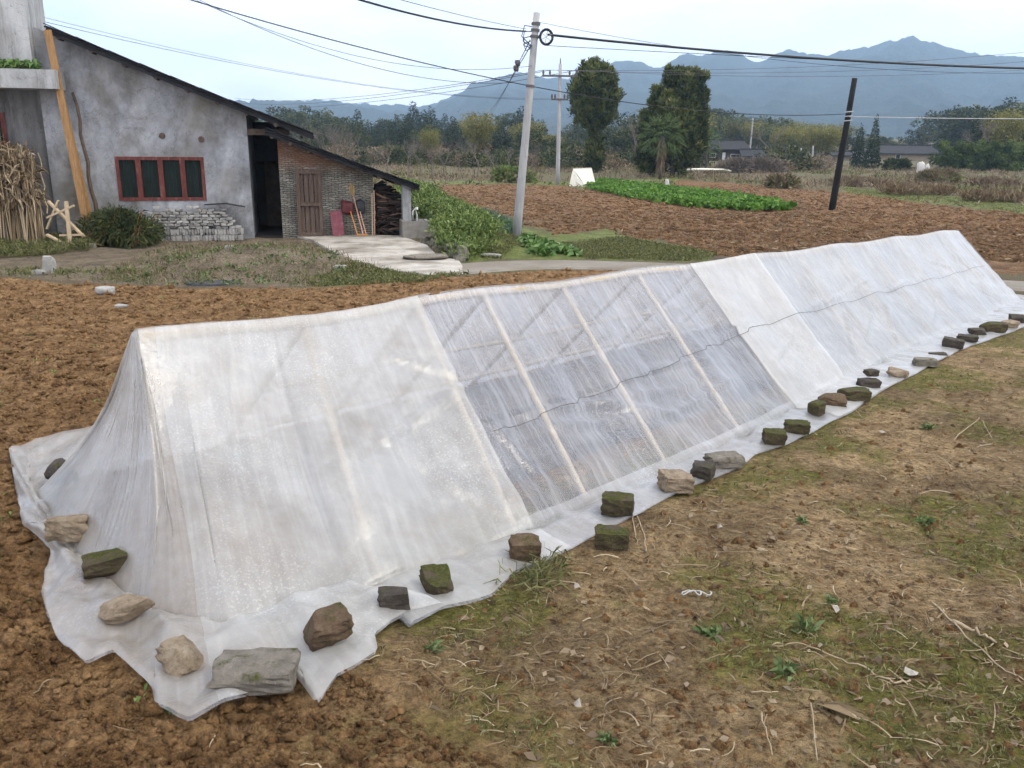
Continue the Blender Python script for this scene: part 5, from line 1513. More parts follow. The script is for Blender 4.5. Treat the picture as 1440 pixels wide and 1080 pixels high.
for row, (Y0, Y1, n, dv_) in enumerate(((200, 250, 84, 0), (150, 195, 66, 8), (112, 148, 54, 22))):
    for i in range(n):
        u = 330 + (1480 - 330) * (i + rnd.uniform(.1, .9)) / n
        if row > 0 and (985 < u < 1088 or 1165 < u < 1325): continue
        k = zone_kind(u); vt = np.interp(u, tlx, tly) + dv_ + rnd.uniform(0, 16)
        if k == 'con': vt -= 4
        kk = 'bam' if k == 'bamg' else k
        put(kk, u, rnd.uniform(Y0, Y1), min(vt, 206), L_BAMG if k == 'bamg' else None, LBL[k] + ' ' + place(u) + ', ' + ('back', 'middle', 'front')[row] + ' row', 'wood behind the fields: ' + NMK[k].replace('_', ' ') + 's', NMK[k], 1.55 if k != 'bare' else 1.)
# a few that stand out
put('bam', 672, 118, 160, L_BAM, 'bright yellow bamboo plume in the wood left of the near pole', '', 'bamboo_clump', .9)
put('bam', 1405, 118, 158, L_BAM, 'bright yellow bamboo plume above the dark hedge at the right', '', 'bamboo_clump', 1.2)
put('bam', 605, 112, 182, L_BAM, 'small yellow-green bamboo tuft in the wood above the lean-to', '', 'bamboo_clump', .8)
put('con', 1228, 112, 163, None, 'slim lone conifer beside the far white house', '', 'conifer_tree', .7)
put('con', 1208, 115, 176, None, 'narrow dark conifer left of the slim lone one', '', 'conifer_tree', .75)
put('bare', 893, 105, 116, None, 'tall leafless tree between the two cypresses', '', 'bare_tree', .9)
put('bare', 1082, 120, 135, None, 'leafless tree rising above the bamboo by the distant pole', '', 'bare_tree', 1.1)
put('bare', 1385, 110, 130, None, 'leafless tree rising from the wooded knoll at the right', '', 'bare_tree', 1.)
# undergrowth at the wood's edge
SH = [proto_shrub(2.6, 4.2, L_EVG) for _ in range(4)]
for me in SH: me.materials.append(L_EVG)
SH2 = []
for me in SH:
    c_ = me.copy(); c_.materials.clear(); c_.materials.append(L_DRY); SH2.append(c_)
for i in range(150):
    u = 350 + 1120 * (i + rnd.random()) / 150; Y = rnd.uniform(92, 128)
    if 985 < u < 1085 or u > 1165: continue
    b = at(u, 215, Y); b[2] = zg(b) - .2
    dry = rnd.random() < .35
    root = link('shrub', rnd.choice(SH2 if dry else SH), None, None, b, (0, 0, rnd.uniform(0, 6)))
    s = rnd.uniform(.6, 1.35); root.scale = (s * 1.2, s, s * rnd.uniform(.7, 1.1))
    tag(root, ('dry brownish shrub at the foot of the wood ' if dry else 'dark green shrub at the foot of the wood ') + place(u), 'shrub', 'dry shrubs at the wood edge' if dry else 'green shrubs at the wood edge')
# dark clipped hedge at the right
hb = [G(u, v) for u, v in ((1330, 240), (1360, 240), (1390, 241), (1420, 242), (1450, 243), (1480, 243))]
sc_ = hb[0][1] / F
ho = tag(empty('bamboo_hedge', hb[2]), 'dense dark green rounded hedge at the right edge below the wood', 'hedge')
lb = []
for i, b in enumerate(hb):
    for q in range(2):
        p = b - hb[2]; lb.append((p[0] + 15 * q * sc_, rnd.uniform(0, 1.5), rnd.uniform(13, 20) * sc_, 17 * sc_, 14 * sc_, 20 * sc_))
link('foliage', crown_mesh('foliage', lb, 20000, .4, .12, .2, .3, clumps=120), L_HEDGE, ho)
# bare bushes on the field terraces behind the lean-to
BB = [proto_bare(3.4, 3, 70 + i, 5) for i in range(4)]
for me in BB: me.materials.append(L_BARE)
for i, (u, v, s) in enumerate(((478, 238, 1.5), (500, 236, 1.3), (455, 235, 1.5), (522, 250, 1.1), (545, 246, 1.2), (575, 248, 1.5), (592, 246, 1.3), (608, 247, 1.4), (625, 246, 1.2), (645, 243, 1.3), (672, 242, 1.2), (694, 243, 1.0), (750, 240, 1.0), (436, 232, 1.6), (715, 240, .9), (1160, 246, .8), (1100, 238, .9))):
    b = G(u, v + 1); b[2] = zg(b)
    k = s * b[1] / 82.
    o = link('bare_bush', BB[i % 4], None, None, b, (0, 0, i * 1.3)); o.scale = (k * 1.2, k * 1.2, k)
    tag(o, 'leafless twiggy bush on the terraces behind the lean-to' if u < 800 else 'leafless twiggy bush in the scrub beside the brush heap', 'bush', 'bare bushes behind the lean-to' if u < 800 else 'bare bushes by the brush heap')
# tall bare saplings rising behind the lean-to roof
for u, v, vt, lb_ in ((470, 240, 118, 'left of two tall bare saplings rising behind the shed roof'), (488, 242, 126, 'right of two tall bare saplings rising behind the shed roof')):
    b = at(u, v, 42); b[2] = zg(b); k = (at(u, vt, 42)[2] - b[2]) / 8.5
    o = link('bare_sapling', PR['bare'][0 if u < 480 else 2], L_BARE, None, b, (0, 0, u)); o.scale = (k * .6, k * .6, k); tag(o, lb_, 'tree')

# brush heaps and mounds
def heap(u, v, wpx, hpx, name, label, cat, mat, n, ln, wd, up=.3, mat2=None):
    b = G(u, v); sc_ = b[1] / F; b[2] = zg(b)
    lb = [(wpx * sc_ * rnd.uniform(-.34, .34), rnd.uniform(-.3, .8), hpx * sc_ * rnd.uniform(.15, .45), wpx * sc_ * .2, 1.2, hpx * sc_ * .5) for _ in range(8)]
    root = tag(empty(name, b), label, cat)
    link('foliage', crown_mesh('foliage', lb, n, ln, wd, up), mat, root)
    if mat2: link('leaves', crown_mesh('leaves', lb, n // 3, ln * .7, wd * 2, up), mat2, root)
heap(718, 256, 62, 20, 'bush_mound', 'low olive green mound of weeds behind the near pole', 'bush', L_GRN, 3500, .3, .12, .4, L_DRY)
heap(1056, 243, 88, 19, 'brush_heap', 'long brown heap of cut brush below the distant pole', 'brush heap', L_BARE, 6000, .7, .05, .2, L_DRY)
heap(1103, 265, 42, 20, 'log_heap', 'small heap of cut logs and weeds left of the black pole', 'log heap', L_DRY, 1400, .4, .09, .2, L_GRN)
heap(1318, 258, 50, 18, 'scrub_bush', 'greenish brown scrub bush below the dark hedge', 'bush', L_DRY, 4000, .5, .06, .6, L_GRN)
heap(1395, 264, 70, 10, 'scrub_bush', 'brown scrub mound at the right edge below the hedge', 'bush', L_DRY, 3000, .5, .06, .5)
heap(1262, 240, 36, 18, 'scrub_bush', 'dark green bush before the far tiled house', 'bush', L_EVG, 2200, .4, .2, .4)
heap(967, 238, 18, 32, 'rusty_bush', 'rust-coloured bush beside the broad cypress', 'bush', L_RUST, 1500, .35, .18, .5)
heap(700, 232, 120, 12, 'dry_hedge', 'low dry brush along the terrace behind the near pole', 'bush', L_DRY, 4000, .5, .06, .4)
heap(890, 228, 130, 14, 'dry_hedge', 'low dry brush along the terrace behind the cypresses', 'bush', L_DRY, 4500, .5, .06, .4)
heap(1210, 262, 90, 10, 'dry_hedge', 'low dry brush behind the green strip at the right', 'bush', L_DRY, 3500, .4, .05, .6)
heap(1290, 274, 110, 10, 'dry_hedge', 'pale dry reeds along the field edge at the right', 'bush', L_STRAW, 3500, .45, .04, .8)
heap(1400, 284, 110, 10, 'dry_hedge', 'pale dry reeds at the right edge of the field', 'bush', L_STRAW, 3000, .45, .04, .8)
# white plastic caught in the scrub, sheet on the ground by the palms
WSH = mat_noise('white_sheet', [(.3, (.38, .36, .32)), (.7, (.62, .6, .56))], 4, .7, .4, 10)
def lump(u, v, w, h, d, name, label, cat, mat, seed, boxy=False, rough=.3):
    b = G(u, v); o = block(w, d, h, rough, seed, 5, boxy).build(name, mat, None, not boxy); o.location = (b[0], b[1], zg(b) + h * .42); return tag(o, label, cat)
lump(1293, 250, .6, 1.5, .4, 'plastic_bundle', 'left of two upright white plastic bundles in the scrub', 'plastic', WSH, 3)
lump(1302, 250, .5, 1.3, .4, 'plastic_bundle', 'right of two upright white plastic bundles in the scrub', 'plastic', WSH, 9)
lump(978, 243, 6.2, .5, 2.2, 'plastic_sheet', 'cream sheet lying on the ground between the palms', 'sheet', CREAM, 5)
lump(938, 262, .3, .5, .25, 'plastic_scrap', 'tiny white scrap by the green crop row', 'plastic', WSH, 12)

# ------------------------------------------------------------------ far houses
TILE = mat_noise('dark_roof_tile', [(.3, (.015, .014, .015)), (.55, (.036, .035, .036)), (.8, (.085, .08, .075))], 1.6, .9, .6, 6, stretch=(4, 1, 1))
WHT = mat_noise('whitewash', [(.3, (.5, .5, .5)), (.7, (.68, .68, .67))], 1, .9)
DKW = mat_noise('dark_timber_wall', [(.3, (.03, .022, .022)), (.7, (.08, .055, .05))], 1.5, .9)
EARTH = mat_noise('earth_wall', [(.3, (.22, .17, .12)), (.7, (.36, .29, .21))], 1.5, .95)
def far_house(u0, u1, vb, ve, vr, label, wallm, dep=6., wins=(), rz=0.):
    b0 = G(u0, vb); b1 = G(u1, vb); b1 = at(u1, vb, b0[1]); w = b1[0] - b0[0]; sc_ = b0[1] / F
    ze = at(u0, ve, b0[1])[2]; zr = at(u0, vr, b0[1] + dep / 2)[2]; z0_ = zg(b0)
    root = tag(empty('farm_house', (b0[0], b0[1], z0_), rz), label, 'house')
    ze -= z0_; zr -= z0_
    MB().box(0, w, 0, dep, -.3, ze).build('wall', wallm, root)
    MB().prism([(0, ze), (w, ze), (w, ze + .02), (0, ze + .02)], .1, dep - .1).build('ceiling', DKW, root)
    rf = MB()
    e = .7
    rf.add([(-e, -e, ze - .15), (w + e, -e, ze - .15), (w + e * .6, dep / 2, zr), (-e * .6, dep / 2, zr), (-e, dep + e, ze - .15), (w + e, dep + e, ze - .15),
            (-e, -e, ze - .33), (w + e, -e, ze - .33), (w + e * .6, dep / 2, zr - .2), (-e * .6, dep / 2, zr - .2), (-e, dep + e, ze - .33), (w + e, dep + e, ze - .33)],
           [(0, 1, 2, 3), (3, 2, 5, 4), (6, 9, 8, 7), (9, 10, 11, 8), (0, 6, 7, 1), (5, 11, 10, 4), (0, 3, 9, 6), (3, 4, 10, 9), (1, 7, 8, 2), (2, 8, 11, 5)])
    r_ = rf.build('roof', TILE, root)
    MB().bar((-e * .6, dep / 2, zr + .05), (w + e * .6, dep / 2, zr + .05), .3, .22).build('ridge_cap', TILE, r_)
    MB().prism([(.2, ze), (w - .2, ze), (w / 2, ze + .01)], .05, .06).build('eave_board', DKW, root)
    for (a, c, za_, zb_, mt, nm) in wins:
        o = MB().box(w * a, w * c, -.06, .0, ze * za_, ze * zb_).build(nm, mt, root)
        MB().box(w * a + .08, w * c - .08, -.075, -.06, ze * za_ + .08, ze * zb_ - .08).build('pane', GLASS_D if mt is WHT else WHT, o)
far_house(992, 1048, 226, 208, 197, 'far dark timber farmhouse with tiled roof left of the distant pole', DKW, 7, ((.1, .25, .25, .6, WHT, 'window'), (.62, .85, .25, .55, WHT, 'window'), (.4, .5, 0, .7, DKW, 'door')))
far_house(1046, 1078, 227, 218, 210, 'small pale outbuilding with sloping roof at the distant pole', EARTH, 4, ((.3, .5, 0, .7, WHT, 'door'),))
far_house(1210, 1232, 226, 213, 208, 'small whitewashed house front behind the slim lone conifer', WHT, 5, ((.15, .4, .2, .8, WHT, 'window'), (.6, .8, .2, .8, WHT, 'window')))
far_house(1234, 1316, 226, 214, 204, 'long low earth-walled house with broad dark tiled roof', EARTH, 8, ((.3, .38, .1, .8, WHT, 'door'),))
far_house(1172, 1196, 226, 217, 213, 'low pale shed half hidden left of the white house', EARTH, 4, ((.3, .6, .0, .7, WHT, 'door'),))

# ------------------------------------------------------------------ crops, banks, grass
def scatter(n, y0, y1, cond):
    out = []
    tot = 0
    while tot < n:
        y_ = y0 * (y1 / y0) ** rs.uniform(size=n * 2); x_ = rs.uniform(-.8, .8, n * 2) * (y_ + 1)
        k = cond(x_, y_); x_, y_ = x_[k], y_[k]
        out.append(np.stack([x_, y_], 1)); tot += len(x_)
    return np.concatenate(out)[:n]
def in_px_poly(px, n):
    pl = gpoly(px); a = np.array(pl); lo, hi = a.min(0), a.max(0); out = []
    while sum(len(o) for o in out) < n:
        q = lo + (hi - lo) * rs.uniform(size=(n * 3, 2)); out.append(q[inpoly(q[:, 0], q[:, 1], pl)])
    q = np.concatenate(out)[:n]
    return np.stack([q[:, 0], q[:, 1], height(q[:, 0], q[:, 1])], 1)
def tuft_obj(name, label, cat, C, per, ln, wd, spread, mat, kind='stuff', hz=0., droop=.3, group=None):
    n = len(C) * per
    Cc = np.repeat(C, per, 0) + rs.normal(size=(n, 3)) * np.array([spread, spread, 0]) + np.stack([np.zeros(n), np.zeros(n), rs.uniform(0, hz, n) if hz else np.zeros(n)], 1)
    a = rs.uniform(0, 6.28, n); el = rs.uniform(.35, 1.45, n)
    D = np.stack([np.cos(a) * np.cos(el), np.sin(a) * np.cos(el), np.sin(el)], 1)
    base_t = np.repeat(rs.uniform(-.2, .2, len(C)), per)
    v, f, t = leaves_arrays(Cc, D, ln * rs.uniform(.5, 1.3, n), wd * rs.uniform(.6, 1.3, n), np.clip(rs.uniform(0, 1, n) + base_t, 0, 1), droop)
    o = link(name, mesh_np(name, v, f, False, {'tint': t}), mat)
    return tag(o, label, cat, group, kind)
tuft_obj('crop_row', 'bright green leafy crop row running across the ploughed field', 'crop', in_px_poly([(830, 258), (850, 257), (930, 266), (1040, 280), (1118, 295), (1060, 298), (960, 291), (880, 278), (832, 267)], 1500), 12, .34, .2, .14, L_CROP, hz=.18)
tuft_obj('bank_weeds', 'lush green weeds over the bank between lean-to and path', 'weeds', in_px_poly([(578, 275), (600, 278), (640, 300), (670, 312), (700, 340), (690, 358), (660, 362), (640, 350), (612, 325), (585, 318)], 1900), 16, .19, .05, .14, L_GRN, hz=.30)
tuft_obj('bank_weeds', 'green weeds on the bank close behind the lean-to post', 'weeds', in_px_poly([(560, 262), (590, 270), (622, 290), (610, 322), (585, 322), (566, 300)], 800), 16, .22, .055, .15, L_GRN, hz=.55)
tuft_obj('leek_row', 'row of bluish green leeks beside the near pole', 'leeks', in_px_poly([(664, 306), (676, 303), (716, 322), (722, 334), (700, 326)], 190), 9, .45, .04, .05, L_LEEK, droop=.15)
tuft_obj('grass', 'short grass along the path verge and bank', 'grass', np.concatenate([in_px_poly([(690, 320), (760, 335), (700, 364), (680, 364)], 1100), in_px_poly([(780, 345), (880, 335), (1010, 358), (980, 367), (830, 364)], 2600), in_px_poly([(1180, 264), (1300, 274), (1440, 289), (1440, 300), (1330, 288), (1200, 274)], 900), in_px_poly([(500, 377), (600, 390), (650, 385), (600, 398), (440, 404), (430, 396)], 900)]), 7, .13, .02, .07, L_GRASS)
tuft_obj('grass', 'rough grass around the weedy heap before the shed', 'grass', np.concatenate([in_px_poly([(240, 345), (440, 345), (520, 385), (500, 400), (240, 402), (150, 395), (170, 372)], 300), in_px_poly([(0, 378), (130, 380), (230, 385), (230, 400), (0, 388)], 130)]), 7, .15, .022, .08, L_GRASS)
tuft_obj('dry_grass', 'dead grey-brown stems over the weedy heap before the shed', 'dry grass', in_px_poly([(230, 345), (430, 342), (530, 380), (500, 402), (230, 404), (130, 396)], 380), 9, .20, .010, .10, L_DRY, droop=.1)
tuft_obj('dry_grass', 'rank half-dry grass under the maize stalks', 'dry grass', in_px_poly([(-20, 335), (100, 340), (125, 352), (60, 362), (-20, 362)], 420), 14, .42, .02, .1, L_GRASS, droop=.35)
def scrubland(x_, y_):
    z_ = zones(x_, y_)
    return (z_[1] < .5) & (z_[2] < .5) & (seg_dist(x_, y_, PATH_C) > 1.4) & ~((np.abs(x_ + 8) < 5) & (y_ < 36))
q = scatter(5200, 40, 120, lambda a, b: scrubland(a, b) & (fbm(a, b, .09, 3) > -.15))
tuft_obj('dry_scrub', 'dry brown scrub and dead grass over the terraces before the wood', 'scrub', np.stack([q[:, 0], q[:, 1], height(q[:, 0], q[:, 1])], 1), 7, .6, .05, .35, L_DRY, droop=.15)
q = scatter(2600, 40, 125, lambda a, b: scrubland(a, b) & (fbm(a + 70, b, .08, 3) > .05))
tuft_obj('green_scrub', 'low green weeds in patches over the terraces before the wood', 'scrub', np.stack([q[:, 0], q[:, 1], height(q[:, 0], q[:, 1])], 1), 7, .45, .12, .4, L_GRASS, droop=.3)
tuft_obj('heap_weeds', 'low mixed green weeds over the heap before the shed', 'weeds', in_px_poly([(250, 350), (420, 345), (520, 385), (480, 402), (240, 404), (150, 394)], 150), 10, .10, .05, .07, L_WEED, hz=.06)
tuft_obj('bank_weeds', 'green weeds hanging over the rubble wall beside the yard', 'weeds', in_px_poly([(612, 335), (640, 345), (662, 362), (650, 368), (625, 356)], 260), 14, .2, .05, .12, L_GRN, hz=.35)
# big-leaved mustard plants by the pole
for i, (u, v) in enumerate(((736, 345), (745, 350), (752, 343), (760, 352), (766, 346), (774, 355), (781, 350), (790, 357), (799, 355), (808, 359), (755, 358), (770, 360), (742, 338))):
    b = G(u, v); b[2] = zg(b)
    n = 26; a = np.arange(n) * 2.4; el = np.linspace(1.3, .15, n)
    D = np.stack([np.cos(a) * np.cos(el), np.sin(a) * np.cos(el), np.sin(el)], 1)
    v_, f_, t_ = leaves_arrays(np.zeros((n, 3)), D, rs.uniform(.25, .45, n), rs.uniform(.10, .17, n), rs.uniform(.1, 1, n), .35)
    o = link('mustard_plant', mesh_np('mustard_plant', v_, f_, False, {'tint': t_}), L_CAB, None, b)
    tag(o, 'broad-leaved mustard green in the patch right of the near pole', 'plant', 'mustard greens by the near pole')
# cut conifer branches heaped by the wall
cb_ = G(168, 345); cbz = zg(cb_)
root = tag(empty('branch_heap', (cb_[0], cb_[1], cbz)), 'heap of cut dark green conifer branches under the red window', 'branches')
n = 5200
lb = [(-.55, .0, .3, .5, .5, .4), (0, 0, .42, .65, .55, .5), (.5, -.1, .3, .5, .5, .4), (.2, .2, .5, .5, .4, .4), (-.2, .1, .55, .4, .4, .35), (-.85, .1, .15, .3, .4, .25), (.75, .1, .35, .3, .3, .35)]
link('needles', crown_mesh('needles', lb, n, .22, .035, .1, .3), L_BAMG, root)
br_ = MB()
for i in range(22):
    x0 = rnd.uniform(-.8, .8); br_.tube([(x0, rnd.uniform(-.5, .2), .05), (x0 + rnd.gauss(0, .25), rnd.uniform(-.5, -.2), rnd.uniform(.1, .3)), (x0 + rnd.gauss(0, .4), rnd.uniform(-.3, .3), rnd.uniform(.4, .9))], [.02, .014, .006], 5)
br_.build('boughs', mat_noise('red_bough', [(.3, (.16, .06, .03)), (.7, (.34, .15, .07))], 8, .8), root)
# plants on the balcony ledge
a, z = W(20, 92, -.7)
pl_ = HW(a, -.7, zs1)
C = np.repeat(pl_[None], 26, 0) + np.stack([rs.uniform(-.7, .5, 26), rs.uniform(-.08, .08, 26), np.zeros(26)], 1)
tuft_obj('ledge_plants', 'small green plants growing on the balcony ledge of the concrete house', 'plants', C, 9, .22, .09, .05, L_CAB, hz=.1)

# rubble lumps before the shed
for i, (u, v, w, h, d, mt, lb_) in enumerate(((70, 382, .22, .36, .16, PALEB, 'pale block standing upright at the edge of the ploughed soil'), (55, 386, .24, .12, .2, PALEB2, 'flat pale lump left of the upright pale block'), (105, 345, .36, .26, .3, WSH, 'white plastic bag at the foot of the broken trestle'), (128, 349, .3, .12, .2, PALEB2, 'greyish rubble lump right of the white bag'), (205, 318, .2, .2, .18, WSH, 'white lump at the left end of the pale brick stack'), (148, 415, .3, .16, .2, PALEB, 'broken pale rubble lying on the ploughed soil'), (172, 433, .2, .06, .12, PALEB, 'flat pale chip lying on the ploughed soil'), (325, 370, .3, .16, .25, PALEB2, 'pale rubble lump on the weedy heap'), (478, 384, .26, .08, .14, PALEB, 'small pale slab in the grass before the yard'), (690, 361, .5, .08, .2, PALEB, 'white slab in the grass beside the path'))):
    lump(u, v, w, h, d, 'rubble_piece', lb_, 'rubble', mt, 300 + i, i in (0, 8), .15)
o = tag(slab('burnt_patch', [tuple(G(300, 399)[:2] + np.array([.55 * math.cos(a), .35 * math.sin(a)])) for a in np.linspace(0, 6.28, 14)[:-1]], mat_noise('ash', [(.3, (.03, .03, .033)), (.7, (.09, .09, .095))], 9, .95, .6, 30), .03, .05, .2), kind='structure')

# ------------------------------------------------------------------ loose soil, straw and weeds near the camera
_ico = None
def lumps_obj(name, label, C, size, mat, flat=.75, kind='stuff', octa=False, field=False):
    t = (1 + 5 ** .5) / 2
    iv = np.array([(-1, t, 0), (1, t, 0), (-1, -t, 0), (1, -t, 0), (0, -1, t), (0, 1, t), (0, -1, -t), (0, 1, -t), (t, 0, -1), (t, 0, 1), (-t, 0, -1), (-t, 0, 1)], float) / 1.9
    fi = np.array([(0, 11, 5), (0, 5, 1), (0, 1, 7), (0, 7, 10), (0, 10, 11), (1, 5, 9), (5, 11, 4), (11, 10, 2), (10, 7, 6), (7, 1, 8), (3, 9, 4), (3, 4, 2), (3, 2, 6), (3, 6, 8), (3, 8, 9), (4, 9, 5), (2, 4, 11), (6, 2, 10), (8, 6, 7), (9, 8, 1)])
    if octa:
        iv = np.array([(1, 0, 0), (-1, 0, 0), (0, 1, 0), (0, -1, 0), (0, 0, 1), (0, 0, -1)], float); fi = np.array([(0, 2, 4), (2, 1, 4), (1, 3, 4), (3, 0, 4), (2, 0, 5), (1, 2, 5), (3, 1, 5), (0, 3, 5)])
    nv = len(iv)
    n = len(C)
    sc_ = size[:, None, None] * (1 + rs.uniform(-.35, .35, (n, 1, 3))) * np.array([1, 1, flat])
    V_ = iv[None] * (1 + rs.normal(size=(n, nv, 3)) * (.3 if octa else .2)) * sc_
    a = rs.uniform(0, 6.28, n); ca, sa = np.cos(a)[:, None], np.sin(a)[:, None]
    x_ = V_[..., 0] * ca - V_[..., 1] * sa; y_ = V_[..., 0] * sa + V_[..., 1] * ca
    V_ = np.stack([x_, y_, V_[..., 2]], -1) + C[:, None, :]
    F_ = (fi[None] + (np.arange(n) * nv)[:, None, None]).reshape(-1, 3)
    o = link(name, mesh_np(name, V_.reshape(-1, 3), F_, False, {'plough': np.full(n * nv, 0. if field else 1.), 'field': np.full(n * nv, 1. if field else 0.), 'grass': np.zeros(n * nv), 'moss': np.zeros(n * nv), 'bank': np.ones(n * nv), 'dirt': np.zeros(n * nv)}), mat)
    return tag(o, label, 'soil', kind=kind)
def is_plough(x_, y_):
    pn_, pf_, gr_, nr_ = zones(x_, y_)[:4]
    return (pn_ > .5) & (tent_mask(x_, y_) < .05)
q = scatter(30000, 1.7, 19, is_plough)
dist = np.hypot(q[:, 0], q[:, 1])
sz = rs.lognormal(math.log(.013), .6, len(q)).clip(.004, .05) * np.clip(.55 + .055 * dist, .5, 1.5)
lumps_obj('soil_clods', 'crumbly brown clods of ploughed soil beside the tent', np.stack([q[:, 0], q[:, 1], height(q[:, 0], q[:, 1]) + sz * .15], 1), sz, SOIL, octa=True)
def is_bare(x_, y_):
    pn_, pf_, gr_, nr_ = zones(x_, y_)[:4]; s2, n2 = t_sn(x_, y_)
    return (nr_ > .6) & (pn_ < .4) & (tent_mask(x_, y_) < .05) & (n2 < -.35)
q = scatter(9000, 1.8, 13, is_bare)
sz = rs.lognormal(math.log(.006), .65, len(q)).clip(.002, .03)
lumps_obj('soil_crumbs', 'small crumbs of soil on the bare ground right of the tent', np.stack([q[:, 0], q[:, 1], height(q[:, 0], q[:, 1])], 1), sz, SOIL, octa=True)
def is_field(x_, y_):
    return zones(x_, y_)[1] > .5
q = scatter(22000, 20, 62, is_field)
sz = rs.lognormal(math.log(.05), .5, len(q)).clip(.02, .15)
lumps_obj('field_clods', 'clods scattered over the ploughed field beyond the path', np.stack([q[:, 0], q[:, 1], height(q[:, 0], q[:, 1])], 1), sz, SOIL, .6, octa=True, field=True)
q = scatter(2600, 20, 55, is_field)
v, f, t = leaves_arrays(np.stack([q[:, 0], q[:, 1], height(q[:, 0], q[:, 1]) + .04], 1), np.concatenate([rs.normal(size=(len(q), 2)), .15 * rs.normal(size=(len(q), 1))], 1), rs.uniform(.1, .35, len(q)), .05, rs.uniform(0, .9, len(q)), .05)
tag(link('field_stubble', mesh_np('field_stubble', v, f, False, {'tint': t}), L_STRAW), 'pale bits of straw lying on the ploughed field beyond the path', 'straw', kind='stuff')

def straws(name, label, q, lmin, lmax, r, mat, zoff=.008, kind='stuff', curl=.5):
    """curved thin stems lying on the ground, as flat three-sided strips"""
    n = len(q); k = 5
    a = rs.uniform(0, 6.28, n); ln = rs.uniform(lmin, lmax, n) * rs.uniform(.4, 1, n); cv = rs.normal(size=n) * curl
    V_ = np.zeros((n, k, 2, 3)); x_, y_ = q[:, 0].copy(), q[:, 1].copy()
    arch = rs.uniform(0, .06, n) * ln; rw_ = r * rs.lognormal(-.25, .5, n).clip(.35, 2.2)
    for i in range(k):
        t = i / (k - 1)
        z_ = height(x_, y_) + zoff + arch * 4 * t * (1 - t)
        w = rw_ * (1 - .6 * t)
        ox, oy = -np.sin(a) * w, np.cos(a) * w
        V_[:, i, 0] = np.stack([x_ + ox, y_ + oy, z_], 1); V_[:, i, 1] = np.stack([x_ - ox, y_ - oy, z_ + r * .8], 1)
        x_ = x_ + np.cos(a) * ln / k; y_ = y_ + np.sin(a) * ln / k; a = a + cv * .5
    id_ = (np.arange(n) * k * 2)[:, None]
    fs = np.concatenate([np.concatenate([id_ + 2 * i, id_ + 2 * i + 1, id_ + 2 * i + 3, id_ + 2 * i + 2], 1) for i in range(k - 1)])
    o = link(name, mesh_np(name, V_.reshape(-1, 3), fs, False, {'tint': np.repeat(rs.uniform(0, 1, n), k * 2)}), mat)
    return tag(o, label, 'straw', kind=kind)
q = scatter(16000, 1.9, 13, is_bare)
cl = fbm(q[:, 0], q[:, 1], .7, 3) + .25 * sstep(0, 3, q[:, 0])
q = q[cl > rs.uniform(-.5, .55, len(q))]
straws('straw_litter', 'thin dry stems littering the bare ground right of the tent', q, .04, .17, .0015, L_STRAW, curl=.55)
q = scatter(700, 1.9, 9, lambda a, b: is_bare(a, b) & (a > .3))
straws('straw_litter', 'coarser dead stalks littering the ground at the right', q, .08, .34, .0021, L_STRAW, curl=.3)
q = scatter(420, 1.9, 12, is_plough)
straws('straw_litter', 'few fine dry roots lying on the ploughed soil', q, .05, .2, .0012, L_STRAW)
q = scatter(1100, 1.9, 12, is_bare)
v, f, t = leaves_arrays(np.stack([q[:, 0], q[:, 1], height(q[:, 0], q[:, 1]) + .006], 1), np.concatenate([rs.normal(size=(len(q), 2)), .2 * np.abs(rs.normal(size=(len(q), 1)))], 1), rs.uniform(.015, .06, len(q)), rs.uniform(.01, .03, len(q)), rs.uniform(0, 1, len(q)), .12)
tag(link('leaf_litter', mesh_np('leaf_litter', v, f, False, {'tint': t}), L_DRY), 'small dead leaves littering the bare ground right of the tent', 'leaf litter', kind='stuff')
q = scatter(1000, 1.9, 12, lambda a, b: is_bare(a, b) & (fbm(a, b, .9, 2) > .0))
tuft_obj('grass_sprouts', 'sparse green sprouts on the bare ground right of the tent', 'grass', np.stack([q[:, 0], q[:, 1], height(q[:, 0], q[:, 1])], 1), 6, .045, .006, .02, L_GRASS)
q = scatter(130, 2.5, 14, is_plough)
tuft_obj('grass_sprouts', 'tiny green sprouts on the ploughed soil left of the tent', 'grass', np.stack([q[:, 0], q[:, 1], height(q[:, 0], q[:, 1])], 1), 6, .06, .014, .025, L_GRN)
# grass tuft below the square brick and other single plants
def weed(u, v, n, ln, wd, mat, name, label, el0=1.2, el1=.15, droop=.35, spread=.03):
    b = G(u, v); b[2] = zg(b)
    a = rs.uniform(0, 6.28, n); el = rs.uniform(el1, el0, n)
    D = np.stack([np.cos(a) * np.cos(el), np.sin(a) * np.cos(el), np.sin(el)], 1)
    C = rs.normal(size=(n, 3)) * np.array([spread, spread, 0])
    v_, f_, t_ = leaves_arrays(C, D, ln * rs.uniform(.5, 1.2, n), wd * rs.uniform(.7, 1.2, n), rs.uniform(0, 1, n), droop)
    return tag(link(name, mesh_np(name, v_, f_, False, {'tint': t_}), mat, None, b), label, 'weed')
weed(752, 820, 120, .17, .008, L_GRASS, 'grass_tuft', 'long-bladed grass tuft below the brown square brick', spread=.08)
weed(772, 800, 60, .14, .008, L_GRASS, 'grass_tuft', 'smaller grass tuft right of the brown square brick', spread=.05)
